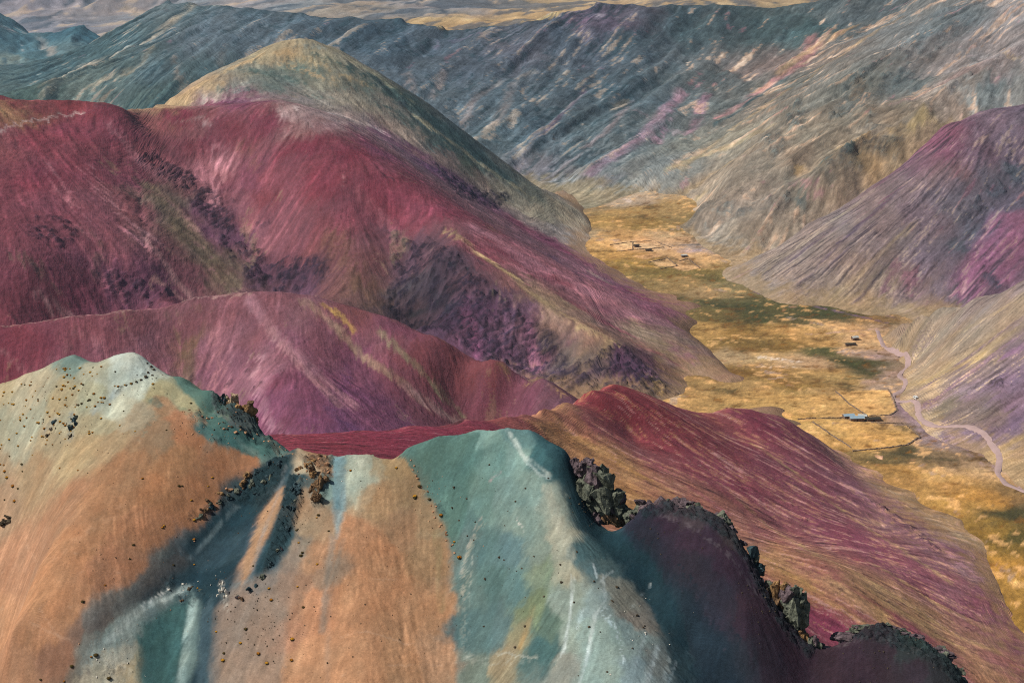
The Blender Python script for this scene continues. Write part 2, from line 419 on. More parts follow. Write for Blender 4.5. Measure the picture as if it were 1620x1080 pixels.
        redness = np.clip((R[..., 0] - R[..., 1]) / (R[..., 0] + 1e-6) * 3 - .9, 0, 1)[..., None]
        R = R * (1 + hue) * (1 + (np.array(tint) - 1) * redness); lum = (R @ np.array([.3, .5, .2]))[..., None]
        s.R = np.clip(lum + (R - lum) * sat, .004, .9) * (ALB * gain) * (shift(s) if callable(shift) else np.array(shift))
    def build(s, mat):
        n, m = s.shape
        V = np.stack([s.X, s.Y, s.Z], -1).reshape(-1, 3).astype(np.float32)
        idx = np.arange(n * m, dtype=np.int32).reshape(n, m)
        Q = np.stack([idx[:-1, :-1], idx[:-1, 1:], idx[1:, 1:], idx[1:, :-1]], -1).reshape(-1)
        me = bpy.data.meshes.new(s.name); nq = len(Q) // 4
        me.vertices.add(len(V)); me.vertices.foreach_set('co', V.ravel())
        me.loops.add(nq * 4); me.loops.foreach_set('vertex_index', Q)
        me.polygons.add(nq); me.polygons.foreach_set('loop_start', np.arange(0, nq * 4, 4, dtype=np.int32))
        me.update(calc_edges=True)
        me.polygons.foreach_set('use_smooth', np.ones(nq, bool))
        a = me.attributes.new('mineral', 'FLOAT_COLOR', 'POINT')
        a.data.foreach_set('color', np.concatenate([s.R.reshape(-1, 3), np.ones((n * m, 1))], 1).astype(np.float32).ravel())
        a = me.attributes.new('rock', 'FLOAT', 'POINT'); a.data.foreach_set('value', s.crag.astype(np.float32).ravel())
        me.materials.append(mat)
        o = bpy.data.objects.new(s.name, me); COL.objects.link(o); o['kind'] = 'structure'
        return o
    def spot(s, u, v):
        q = (s.u - u) ** 2 + (s.v - v) ** 2 + (s.Y - s.Y.min()) * (.008 / s.px)
        i, j = np.unravel_index(np.argmin(q), q.shape)
        return (float(s.X[i, j]), float(s.Y[i, j]), float(s.Z[i, j]))
    def ground(s, x, y):
        """real height under (x, y), relief included"""
        q = (s.X - x) ** 2 + (s.Y - y) ** 2
        i, j = np.unravel_index(np.argmin(q), q.shape)
        return float(s.Z[i, j])

def A(*pts): return [at(*p) for p in pts]
def E(*pts, sink=3.0): return [edge(u, v, sink) for u, v in pts]
QUAL = 1.0

def down(u0, v0, Y0, u, v, k, push=0.0):
    """the place in direction (u, v) on a slope of gradient k that falls towards the viewer from (u0, v0, Y0); push moves it away (hollow) or near (rib)"""
    z0 = at(u0, v0, Y0)[2] - CAMZ
    dx, dy, dz = ray(u, v); t = -dz / dy
    Y = (k * Y0 - z0) / (k + t) + push
    return at(u, v, Y)

# ================================================================== STRUCTURE
# ---- ground below everything, out to the horizon
def base_ground():
    me = bpy.data.meshes.new('ground'); bm = bmesh.new()
    n = 40; S = 26000
    vs = [[bm.verts.new(((i / n - .5) * 2 * S, (j / n) * 2 * S - 6000, CAMZ - 620 + 60 * mnoise.noise((i * .7, j * .7, 0)))) for j in range(n + 1)] for i in range(n + 1)]
    for i in range(n):
        for j in range(n): bm.faces.new((vs[i][j], vs[i + 1][j], vs[i + 1][j + 1], vs[i][j + 1]))
    bm.to_mesh(me); bm.free()
    me.materials.append(flat_material('bare ground', '#8c7c6c', .95, .25, 300))
    o = bpy.data.objects.new('ground', me); COL.objects.link(o); o['kind'] = 'structure'
base_ground()

# ---- distant range
cr = A((-250, -120, 5200), (0, -70, 5200), (150, -90, 5000), (300, -60, 5000), (450, -45, 4800), (600, -30, 4700), (760, -50, 4600), (900, -60, 4600), (1100, -40, 4400), (1300, -60, 4400), (1700, -120, 4400))
far = Mass('distant_mountain', A((-250, 130, 2900), (400, 90, 2750), (1000, 80, 2700), (1700, 80, 2700)), cr, 600, (-180, 1560), (300, 100, 16),
           [A((-250, 130, 2900), (100, 100, 2850), (400, 60, 2750), (700, 70, 2700), (1000, 60, 2700), (1700, 60, 2700)),
            A((-150, 40, 3900), (40, 20, 4000), (120, 55, 3500), (200, 20, 4000), (290, 10, 3800), (420, 6, 3600), (520, 12, 3300), (600, 2, 3500), (700, 16, 3200), (800, 12, 3300), (880, -4, 3600), (1100, 0, 3100), (1200, -8, 3200), (1500, 0, 3100))],
           10, 160, 3.0)
far.relief(.8, 1.4, 26, 3.2)
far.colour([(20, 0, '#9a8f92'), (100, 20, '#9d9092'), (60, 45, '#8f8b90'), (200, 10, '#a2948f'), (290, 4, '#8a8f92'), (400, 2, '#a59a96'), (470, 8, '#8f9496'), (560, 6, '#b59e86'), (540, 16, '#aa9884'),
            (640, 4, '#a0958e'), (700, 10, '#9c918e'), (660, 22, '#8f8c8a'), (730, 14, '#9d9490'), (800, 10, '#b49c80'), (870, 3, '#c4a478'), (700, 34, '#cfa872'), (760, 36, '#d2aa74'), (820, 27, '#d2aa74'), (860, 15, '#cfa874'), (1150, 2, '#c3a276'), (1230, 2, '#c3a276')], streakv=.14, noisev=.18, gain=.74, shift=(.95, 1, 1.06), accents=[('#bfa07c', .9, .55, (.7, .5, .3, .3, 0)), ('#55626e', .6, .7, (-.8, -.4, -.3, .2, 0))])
far.build(ground_material('distant slopes', 4.5))

# ---- blue hill in the side valley at the upper left
cr = A((-220, -40, 2950), (-80, -15, 2950), (0, 16, 2950), (35, 33, 2930), (62, 52, 2900), (100, 46, 2900), (140, 42, 2900), (170, 60, 2880), (230, 110, 2850), (330, 170, 2800))
bh = Mass('side_valley_hill', A((-220, 180, 2560), (330, 190, 2560)), cr, 160, (-180, 260), (120, 90, 10),
          [A((-220, 150, 2620), (0, 120, 2640), (100, 122, 2640), (330, 190, 2600)), A((30, 40, 2900), (60, 62, 2840), (85, 90, 2740)), A((110, 60, 2800), (120, 85, 2740))], 4, 60, 2.0)
bh.relief(.6, 1.3)
bh.colour([(0, 30, '#4d6e78'), (20, 60, '#41636f'), (60, 60, '#466873'), (90, 50, '#3b5f6d'), (140, 46, '#3d626e'), (100, 80, '#5d7579'), (5, 95, '#6d7b76'), (70, 100, '#577075'), (40, 85, '#4a6a72')],
          [([(40, 45), (80, 80)], 7, '#a79c92', .8, 's'), ([(0, 35), (12, 42)], 8, '#93898a', .8, 'n')], streakv=.16, noisev=.22, accents=[('#2c5060', .8, .6, (0, -.6, -.5, .6, .5)), ('#93918c', 1.4, .5, (.2, .8, .5, .5, .2))])
bh.build(ground_material('blue scrub slopes', 3.2))

# ---- far mountain and its rocky right-hand shoulder
cr = A((-200, 95, 2420), (0, 108, 2400), (50, 108, 2380), (100, 88, 2370), (150, 68, 2360), (215, 28, 2380), (270, 2, 2360), (310, 2, 2300), (340, 10, 2260), (400, 14, 2200), (480, 22, 2170), (560, 27, 2150), (640, 32, 2130), (700, 42, 2100), (760, 44, 2100), (820, 33, 2100),
       (870, 20, 2110), (940, 5, 2140), (1060, 8, 2150), (1130, 6, 2150), (1180, 10, 2150), (1250, 8, 2150), (1300, -3, 2150), (1400, -35, 2180), (1500, -70, 2200), (1620, -120, 2200), (1800, -170, 2200))
base_line = [edge(u, v, 2) for u, v in ((830, 288), (900, 297), (1000, 308), (1080, 330), (1098, 352), (1090, 372), (1140, 420))]
fm = Mass('far_mountain', A((-200, 330, 1900), (300, 340, 1850), (700, 360, 1700), (830, 340, 1600), (1000, 340, 1560), (1090, 420, 1360), (1200, 460, 1270), (1800, 400, 1300)), cr, 220, (-120, 1740), (530, 400, 8),
          [base_line,
           [edge(830, 300, 8), edge(900, 312, 8), edge(1000, 330, 8), edge(1060, 370, 10), edge(1120, 440, 12)],
           A((310, 4, 2300), (270, 35, 2240), (230, 65, 2190), (130, 106, 2110), (75, 136, 2060), (-60, 190, 2010)),
           A((150, 110, 2180), (60, 140, 2140), (-100, 180, 2100)),
           A((400, 80, 2060), (330, 130, 2010), (250, 190, 1960), (100, 260, 1930)),
           A((500, 60, 2080), (560, 130, 1960), (640, 210, 1870), (730, 270, 1785)),
           A((700, 42, 2100), (690, 120, 1970), (720, 190, 1880), (770, 262, 1775)),
           A((600, 300, 1820), (300, 330, 1930), (-200, 330, 2000)),
           A((940, 100, 2010), (860, 170, 1890), (830, 270, 1750)),
           A((1060, 60, 2060), (1010, 160, 1900), (930, 260, 1740)),
           A((1170, 60, 2050), (1130, 130, 1940), (1040, 220, 1790)),
           A((1420, 5, 2060), (1300, 85, 1945), (1200, 165, 1825), (1080, 245, 1725), (950, 288, 1690)),
           A((1620, -60, 1900), (1500, 10, 1830), (1400, 75, 1755), (1300, 150, 1670), (1200, 235, 1590), (1110, 315, 1520)),
           A((1620, 60, 1640), (1500, 130, 1590), (1400, 200, 1530), (1300, 270, 1480), (1200, 345, 1440)),
           A((1560, 80, 1680), (1440, 150, 1615), (1330, 215, 1545), (1230, 290, 1490)),
           A((1800, -20, 1650), (1800, 150, 1520), (1620, 160, 1540), (1450, 260, 1480), (1300, 345, 1440), (1200, 400, 1400))], 5, 55, 1.45, lean=lambda s: (-.75 * (1 - sstep(150, 420, s.X - .1 * (s.Y - 1700))), 0), ext=(300, 300))
fm.relief(.5, 1.2, 24, 2.1)
fm.crags([([(1330, 120), (1420, 70), (1500, 30), (1560, 20), (1520, 60), (1450, 110), (1400, 160), (1340, 170)], 8, .6, 'P'), ([(1360, 212), (1400, 208), (1425, 216), (1400, 228), (1370, 224)], 4, .9, 'P'), ([(1300, 240), (1345, 222), (1365, 235), (1340, 262), (1310, 260)], 5, .75, 'P'), ([(1235, 175), (1265, 155), (1275, 190), (1250, 205)], 5, .8, 'P'), ([(1118, 108), (1150, 105), (1168, 125), (1140, 140), (1120, 130)], 5, .7, 'P'), ([(1205, 205), (1232, 195), (1240, 235), (1215, 250)], 4, .75, 'P'), ([(1060, 30), (1160, 15), (1300, 15), (1280, 60), (1180, 70), (1090, 80)], 10, .5, 'P'), ([(1100, 345), (1180, 315), (1260, 295), (1275, 315), (1200, 330), (1130, 348)], 5, .6, 'P'),
          ([(1440, 110), (1380, 140), (1330, 175)], 30, .9), ([(1500, 40), (1420, 85), (1340, 120)], 26, .7), ([(1270, 165), (1255, 195)], 22, .9), ([(1140, 115), (1150, 130)], 20, .9), ([(1215, 205), (1225, 230)], 18, .9),
          ([(1390, 218), (1410, 222)], 26, 1), ([(1370, 150), (1380, 190)], 25, .8), ([(1330, 240), (1350, 245)], 24, .8), ([(1080, 60), (1180, 40), (1280, 30)], 36, .5), ([(1250, 310), (1170, 330), (1120, 340)], 20, .7), ([(1430, 90), (1480, 60)], 24, .8),
          ([(680, 190), (740, 250)], 20, .4), ([(100, 70), (200, 30)], 24, .5), ([(230, 120), (280, 160)], 40, .35)], 2.0, (.3, .5))
G1, G2, G3 = '#46565c', '#5a666a', '#747676'
fm.colour([(20, 130, '#5d6d6c'), (60, 150, '#56675f'), (100, 90, '#4c6063'), (200, 25, '#465c62'), (250, 15, '#70787a'), (180, 60, '#4e6264'), (120, 130, '#6d746c'), (190, 110, '#5b6866'), (250, 100, '#586568'), (300, 60, '#6b7076'), (340, 40, '#687078'), (320, 120, '#4c5c5f'), (270, 150, '#4f605e'), (230, 165, '#566560'),
           (420, 50, '#646c74'), (500, 60, '#545f69'), (600, 60, '#4c5964'), (700, 70, '#59606a'), (560, 100, '#5a626b'), (650, 120, '#626870'), (700, 150, '#5f676e'), (760, 100, '#5d6069'), (820, 70, '#68636c'), (900, 60, '#5a5f69'), (960, 30, '#6d5a68'), (1000, 60, '#4d5a63'),
           (1100, 40, '#44545b'), (1200, 40, '#41545a'), (1280, 40, '#435a60'), (1350, 20, '#566168'), (800, 150, '#5d6870'), (850, 200, '#5a666e'), (780, 220, '#5f686c'), (900, 130, '#5a6167'), (1000, 130, '#525e66'), (950, 190, '#5d676b'), (1060, 150, '#5c666c'), (1100, 130, '#5e6568'), (1150, 160, '#626a6c'), (1000, 210, '#6a7072'), (940, 240, '#70767a'),
           (860, 265, '#857b80'), (900, 280, '#98908c'), (1000, 285, '#94908a'), (1050, 260, '#7f8180'), (1100, 225, '#7a7d78'), (1150, 215, '#8b8578'), (1200, 160, '#746e68'), (1300, 90, '#77706c'), (1400, 40, '#6e7276'), (1450, 20, '#6c7276'), (1250, 130, '#6a6e6c'), (1220, 100, '#766c6c'),
           (1500, 30, '#66727a'), (1600, 20, '#858388'), (1620, 80, '#8a8388'), (1560, 60, '#807d82'), (1500, 90, '#7f7a7c'), (1430, 130, '#667074'), (1350, 130, '#6d7270'), (1300, 200, '#7d786e'), (1260, 240, '#86796c'), (1180, 260, '#8a8278'), (1120, 290, '#97897a'), (1090, 330, '#9a8878'), (1150, 330, '#8c8076'), (1200, 310, '#8a7f76'), (1260, 280, '#7d7a72'), (1330, 280, '#8d7f70'), (1400, 190, '#837a70'), (1450, 190, '#90805f'), (1500, 150, '#8a7f78'), (1560, 130, '#727d82'), (1610, 140, '#75797c'), (1550, 110, '#83787a'), (1480, 215, '#8d7c6a'), (1380, 250, '#968062'), (1350, 310, '#8c7c70'), (1250, 350, '#93877a'), (1180, 380, '#968a7c'), (1140, 400, '#8a8680')],
          [([(300, 8), (225, 62), (130, 102), (70, 138)], 14, '#b9a08a', .9, 's'), ([(345, 6), (310, 4), (275, 25)], 9, '#b9a388', .8, 's'), ([(240, 70), (220, 100), (150, 130)], 7, '#a59078', .6, 's'),
           ([(275, 85), (282, 120)], 6, '#a08676', .6, 's'), ([(350, 80), (345, 110)], 6, '#8d8078', .5, 's'), ([(290, 125), (285, 145)], 7, '#9c8270', .7, 's'),
           ([(700, 38), (760, 40), (820, 31), (880, 17), (930, 4)], 8, '#c7a272', .95, 'e'), ([(1130, 2), (1180, 6), (1250, 4)], 5, '#c9a678', .95, 'e'),
           ([(640, 110), (655, 140)], 7, '#a78d84', .7, 's'), ([(705, 110), (680, 150)], 6, '#a78d84', .7, 's'), ([(790, 120), (750, 150), (735, 190)], 7, '#a08a84', .7, 's'), ([(850, 110), (790, 125)], 5, '#a99a92', .6, 's'), ([(810, 130), (800, 170), (780, 195)], 8, '#96847f', .6, 's'), ([(925, 135), (880, 190), (815, 270)], 5, '#6d5c6a', .9, 's'), ([(915, 145), (860, 200), (820, 262)], 5, '#9c8a8c', .6, 's'),
           ([(1000, 145), (960, 200), (900, 250), (860, 285)], 6, '#a38c8c', .7, 's'), ([(985, 150), (975, 160)], 10, '#a5907c', .8, 'n'), ([(1075, 140), (1040, 185), (1000, 225), (930, 275)], 11, '#a58090', .85, 's'), ([(1065, 175), (1050, 200), (1035, 220)], 10, '#9c7a8c', .8, 'n'), ([(1000, 170), (1060, 195), (1090, 210)], 6, '#96858c', .6, 'n'), ([(1120, 150), (1095, 205)], 9, '#a47c90', .7, 's'),
           ([(1300, 65), (1265, 100), (1220, 130), (1140, 175)], 9, '#b08088', .75, 's'), ([(1285, 60), (1270, 95)], 8, '#ac7d84', .6, 's'), ([(1350, 35), (1290, 70), (1230, 115)], 7, '#a8906f', .6, 's'), ([(1245, 115), (1200, 145), (1130, 195)], 6, '#35545e', .7, 's'), ([(955, 15), (945, 25)], 7, '#c9b0b6', .8, 'n'), ([(900, 25), (940, 22)], 9, '#85647a', .6, 'n'), ([(700, 60), (760, 55)], 12, '#7c6478', .5, 'n'),
           ([(1420, 25), (1330, 85), (1230, 150), (1120, 230), (1080, 265)], 7, '#a08d70', .6, 's'), ([(1230, 190), (1130, 235), (1060, 265)], 8, '#a59474', .7, 's'), ([(1360, 120), (1350, 150)], 10, '#927f6a', .7, 'n'), ([(1450, 185), (1390, 205), (1330, 220)], 8, '#b0976b', .75, 's'), ([(1310, 245), (1260, 255)], 8, '#b59a68', .7, 's'), ([(1560, 90), (1480, 130), (1420, 160)], 10, '#8e7c7c', .6, 's'), ([(1250, 285), (1300, 300)], 10, '#a07a86', .6, 'n'), ([(1120, 290), (1085, 310)], 9, '#b59f7c', .7, 's'), ([(1200, 225), (1130, 265), (1090, 290)], 6, '#b39c78', .6, 's'),
           ([(1530, 85), (1600, 80)], 5, '#a89aa0', .6, 'n'), ([(1590, 80), (1620, 88)], 3, '#b9a88c', .7, 'e'), ([(1040, 280), (1030, 300)], 6, '#b59a80', .7, 's'), ([(990, 270), (930, 290)], 10, '#8d8488', .6, 's'),
           ([(1540, 90), (1620, 100)], 20, '#6f7c84', .4, 'n'), ([(1300, 245), (1340, 232), (1360, 228)], 12, '#3a5256', .7, 'n'), ([(1260, 300), (1265, 315)], 13, '#4a5a5c', .7, 'n')],
          streakv=.15, noisev=.26, cragcol='#3c5258', cragop=.62, tint=(.95, .98, .93), foot=('#a88c66', 15, .7), gain=.86, shift=lambda s: np.array([.84, .97, 1.02]) + sstep(60, 330, s.X - .1 * (s.Y - 1700))[..., None] * np.array([.26, .06, -.08]), accents=[('#a08672', 1.1, .6, (.5, .7, .4, .6, .3)), ('#2a424a', .6, .6, (-.2, -.6, -.5, .8, .5), lambda s: 1 - .85 * sstep(60, 330, s.X - .1 * (s.Y - 1700))), ('#946a78', 1.6, .5, (.3, .5, .3, -1.2, .5)), ('#a99c90', 2.1, .5, (0, .7, .7, .3, .6))])
fm.build(ground_material('scrub and scree slopes', 1.7, grain=(-.62, -.78, .2)))

# ---- purple ridge on the right
cr = A((1800, 120, 1460), (1700, 150, 1445), (1620, 163, 1430), (1570, 172, 1425), (1540, 178, 1420), (1490, 198, 1400), (1450, 235, 1390), (1380, 290, 1380), (1280, 350, 1370), (1200, 400, 1355)) + [edge(1140, 430, 1), edge(1110, 450, 6)]
pr = Mass('purple_hill', [edge(1110, 455), edge(1140, 470), edge(1200, 500), edge(1300, 530)] + A((1400, 560, 1130), (1500, 560, 1080), (1800, 560, 1060)), cr, 100, (1090, 1740), (280, 270, 8),
          [E((1140, 434), (1200, 466), (1300, 484), (1390, 503), (1410, 512), sink=1), E((1140, 460), (1200, 490), (1300, 510), (1400, 535), sink=8),
           A((1500, 500, 1180), (1620, 440, 1200), (1800, 400, 1200)), A((1500, 570, 1080), (1620, 560, 1090), (1800, 560, 1060)),
           A((1490, 260, 1345), (1420, 330, 1310), (1340, 400, 1275), (1270, 460, 1250)),
           A((1620, 250, 1350), (1560, 330, 1290), (1480, 420, 1235), (1420, 490, 1210))], 4, 45, 1.2, lean=(-.7, 0), ext=(0, 350))
pr.relief(.35, .8, 12)
pr.crags([([(1620, 250), (1580, 270), (1530, 320), (1500, 350), (1540, 345), (1590, 310), (1625, 290)], 6, .72, 'P'), ([(1600, 250), (1560, 300), (1500, 340)], 26, .6), ([(1580, 300), (1540, 330)], 18, .8), ([(1560, 435), (1580, 450)], 10, .7)], 1.6)
pr.colour([(1620, 190, '#6f6470'), (1580, 190, '#7a6474'), (1540, 195, '#7d5872'), (1490, 210, '#8a4f70'), (1500, 230, '#86506e'), (1450, 250, '#7d5a70'), (1560, 230, '#74586a'), (1610, 230, '#6c5a68'), (1520, 260, '#82606a'), (1470, 290, '#7c686c'), (1420, 300, '#836d70'), (1380, 320, '#84706f'), (1330, 350, '#8d7c78'), (1280, 380, '#8f8078'), (1220, 410, '#948478'), (1170, 435, '#9a8c84'), (1160, 445, '#a0948c'), (1230, 450, '#93837a'), (1300, 440, '#8e7a6e'), (1350, 400, '#857068'), (1400, 370, '#7c6a6a'), (1450, 340, '#745f68'), (1520, 320, '#655c66'), (1560, 290, '#605a66'), (1600, 270, '#565a64'), (1610, 320, '#5c5666'), (1560, 350, '#525864'), (1520, 390, '#555660'), (1480, 410, '#6a5c68'), (1440, 440, '#7d6468'), (1400, 450, '#80705f'), (1360, 475, '#9a8066'), (1420, 480, '#947c66'), (1470, 470, '#866f68'), (1560, 410, '#74506a'), (1600, 380, '#7a5070'), (1610, 350, '#744e6c'), (1540, 440, '#74506c'), (1500, 450, '#6f606a'), (1310, 475, '#967e6c')],
          [([(1470, 215), (1430, 250), (1395, 285)], 9, '#7a4a6a', .6, 's'), ([(1590, 345), (1560, 400), (1535, 450)], 24, '#965a86', .75, 's'), ([(1620, 345), (1600, 400), (1590, 430)], 22, '#92587f', .7, 's'), ([(1560, 210), (1545, 220)], 4, '#a98a80', .7, 'e'),
           ([(1430, 290), (1330, 380), (1260, 450)], 5, '#5a4a5c', .7, 's'), ([(1400, 330), (1320, 410), (1250, 470)], 4, '#5a4a5c', .6, 's'), ([(1360, 330), (1250, 410)], 4, '#604e5c', .6, 's'), ([(1320, 355), (1210, 430)], 4, '#6a5860', .6, 's'), ([(1480, 330), (1400, 420), (1350, 480)], 4, '#5e4e58', .6, 's'),
           ([(1450, 350), (1380, 410), (1320, 465)], 6, '#a88e6c', .6, 's'), ([(1380, 300), (1260, 390), (1180, 425)], 6, '#a8977f', .5, 's'), ([(1440, 430), (1450, 450)], 18, '#8a5872', .7, 'n'), ([(1420, 410), (1400, 450)], 9, '#7d5068', .6, 'n'), ([(1340, 300), (1300, 340)], 5, '#9a8c78', .6, 's'), ([(1565, 435), (1575, 445)], 10, '#4a4858', .7, 'n')],
          streakv=.16, noisev=.16, cragcol='#3c454e', cragop=.6, sat=.86, tint=(.92, .98, .8), foot=('#ac8e64', 18, .7), gain=.84, accents=[('#a08a70', 1.25, .35, (.1, .6, .8, .5, .2)), ('#463c48', .9, .55, (-.2, -.5, -.8, .6, .3)), ('#7a4a66', 1.4, .5, (.3, .5, .3, -1.0, .3))])
pr.build(ground_material('purple scree', 1.4, grain=(-.85, -.5, .13)))

# ---- near slope on the right
cr = A((1850, 360, 940), (1700, 408, 960), (1620, 440, 980), (1540, 470, 1020), (1480, 489, 1055), (1450, 500, 1080)) + [edge(1408, 519, 0), edge(1385, 530, 5)]
nr = Mass('valley_side_hill', [edge(1385, 545), edge(1420, 660), edge(1470, 720), edge(1560, 760), edge(1620, 830), edge(1700, 880), edge(1850, 930)], cr, 90, (1370, 1740), (190, 240, 8),
          [E((1400, 530), (1437, 578), (1422, 640), (1470, 690), (1550, 718), (1600, 765), (1640, 800), (1720, 840), (1850, 880), sink=.5),
           E((1395, 560), (1400, 640), (1450, 712), (1540, 745), (1600, 800), (1700, 880), (1850, 930), sink=7),
           A((1620, 600, 862), (1850, 560, 820))], 4, 35, .9, ext=(0, 350))
nr.relief(.2, .5, 12)
nr.crags([([(1570, 605), (1600, 610)], 14, .8), ([(1600, 625), (1618, 620)], 10, .8)], 2.5)
nr.colour([(1620, 455, '#8a7a78'), (1560, 475, '#8c7d78'), (1500, 490, '#90806f'), (1450, 510, '#947f6c'), (1600, 490, '#9a8670'), (1540, 520, '#90806f'), (1480, 540, '#8f8070'), (1430, 545, '#98856c'), (1610, 530, '#8d7a6c'), (1560, 550, '#a08a6a'), (1500, 580, '#a38d6c'), (1460, 590, '#a18b70'), (1600, 560, '#7f6c72'), (1540, 590, '#806e72'), (1480, 620, '#94806f'), (1450, 625, '#98826e'), (1600, 600, '#7a6478'), (1540, 620, '#86707a'), (1490, 640, '#7d7060'), (1470, 660, '#807060'), (1540, 650, '#7c6c64'), (1600, 640, '#7a6274'), (1590, 670, '#766074'), (1540, 690, '#7d6878'), (1500, 680, '#7c6a6c'), (1610, 700, '#8a7466'), (1590, 715, '#a98c62'), (1615, 735, '#a08664')],
          [([(1620, 500), (1540, 555), (1470, 605)], 8, '#75606e', .6, 's'), ([(1620, 520), (1530, 590), (1460, 640)], 9, '#866878', .7, 's'), ([(1545, 600), (1500, 625), (1465, 640)], 8, '#a58a96', .6, 's'), ([(1620, 470), (1540, 510), (1450, 560)], 5, '#b09a76', .6, 's'), ([(1560, 555), (1500, 585), (1440, 605)], 8, '#b39868', .7, 's'), ([(1550, 540), (1500, 565)], 3, '#4f4640', .7, 's'), ([(1480, 530), (1440, 550)], 5, '#7c6476', .5, 's'), ([(1620, 690), (1570, 715)], 9, '#b59564', .7, 's'), ([(1600, 550), (1560, 575)], 14, '#5f5654', .5, 'd'), ([(1618, 545), (1590, 560)], 10, '#8c6288', .6, 's')],
          streakv=.15, noisev=.15, cragcol='#3c3640', cragop=.8, foot=('#b0926a', 10, .65), gain=.92, accents=[('#bda27a', 1.1, .5, (.2, .8, .5, .5, .2)), ('#5c4c50', 1.0, .55, (-.2, -.7, -.6, .6, .3))])
nr.build(ground_material('grassy scree', 1.0, grain=(-.92, -.35, .15)))

# ---- valley floor
vcr = [at(u, 255, 1950) for u in (600, 900, 1200, 1500, 1900)]
vf = Mass('valley_floor', [(-150, 480, 0), (200, 480, 0), (420, 480, 0)], [(-250, 1750, 0), (1, 1780, 0), (500, 1780, 0)], 30, (800, 1760), (340, 420, 3),
          [[(x, y, float(zv(y)) + (0.0 if y > 900 else .02 * (x - 200) * 0)) for y in (450, 600, 700, 800, 900, 1000, 1100, 1200, 1300, 1500, 1700, 1850)] for x in (-250, -50, 150, 350, 600)], 20, 400, 1.1, 0.0, ext=(0, 350))
vf.relief(.0, .45)
OL, DK, GO, PE, PK = '#7a6436', '#3f4028', '#bd8f50', '#d3a670', '#b08e80'
V = [(900, 305, '#6c6450'), (870, 300, '#6a6258'), (950, 315, '#b09c8c'), (1000, 318, '#a8927a'), (940, 330, '#8a7350'), (1000, 335, '#a4834e'), (1060, 330, '#a08050'), (1080, 345, '#8a7348'), (960, 350, '#a68248'), (1020, 355, '#94743c'), (1080, 360, '#8c7040'), (930, 375, '#a08a6a'), (980, 372, '#c09258'), (1060, 372, '#b8986e'), (940, 385, '#b98e54'), (1000, 385, '#d0a06c'), (1060, 385, '#c09a74'), (1100, 390, '#a89080'), (960, 400, '#c49450'), (1010, 410, '#a88044'), (1060, 405, '#d0a26e'), (1090, 415, '#c79c68'), (1000, 420, '#8f733c'), (1040, 430, '#7f6a38'), (1100, 430, '#7d6a38'), (1130, 440, '#6f6238'), (1150, 450, '#80704a'), (1080, 450, '#94784a'), (1120, 462, '#a08258'),
     (1140, 475, '#5a5434'), (1180, 485, '#4a4a2c'), (1240, 490, '#55502e'), (1300, 495, '#444628'), (1340, 500, '#5a5030'), (1370, 508, '#8a6a40'), (1120, 500, '#6c5c34'), (1200, 505, '#4c4a2a'), (1270, 508, '#5a5030'), (1120, 520, '#b08a4e'), (1160, 520, '#8a6a34'), (1220, 520, '#b4884a'), (1280, 525, '#c49658'), (1340, 520, '#c89c68'), (1390, 515, '#b08e6c'), (1120, 545, '#9a7840'), (1180, 545, '#7c6030'), (1240, 545, '#8a6a34'), (1300, 545, '#b48c50'), (1360, 545, '#c0986a'), (1390, 560, '#a88a78'), (1150, 565, '#b0946c'), (1210, 565, '#c09c68'), (1270, 570, '#c09c74'), (1310, 560, '#54502c'), (1350, 575, '#4c4a2a'), (1370, 590, '#5f5636'), (1400, 590, '#a08470'), (1180, 590, '#80602e'), (1240, 590, '#8c6a38'), (1300, 590, '#b48c52'), (1340, 600, '#a88650'), (1200, 610, '#a88450'), (1260, 610, '#94743c'), (1320, 620, '#a58250'), (1400, 610, '#a58a74'), (1230, 635, '#c09656'), (1290, 640, '#c89c5c'), (1270, 660, '#b8904e'), (1330, 660, '#b48e58'), (1320, 680, '#cc9e5c'), (1390, 690, '#b88f50'), (1430, 680, '#94786c'), (1350, 700, '#c49450'), (1420, 700, '#b48a4c'), (1450, 650, '#8c7278'), (1470, 690, '#9a8080'), (1500, 700, '#8a7470'), (1400, 725, '#6d5c38'), (1450, 720, '#52492f'), (1500, 725, '#7a6448'), (1540, 730, '#b08c68'), (1440, 745, '#a87e42'), (1500, 755, '#c49858'), (1560, 750, '#c49c6c'), (1600, 740, '#b4937c'), (1500, 775, '#b88848'), (1560, 790, '#b4843e'), (1600, 790, '#8a6c44'), (1530, 800, '#a8803e'), (1590, 810, '#4f492c'), (1615, 800, '#6a5c40'), (1580, 840, '#94702e'), (1615, 850, '#544a24'), (1590, 870, '#7a5e28'), (1610, 900, '#a87c34'), (1605, 930, '#a87c36'), (1615, 960, '#94702e')]
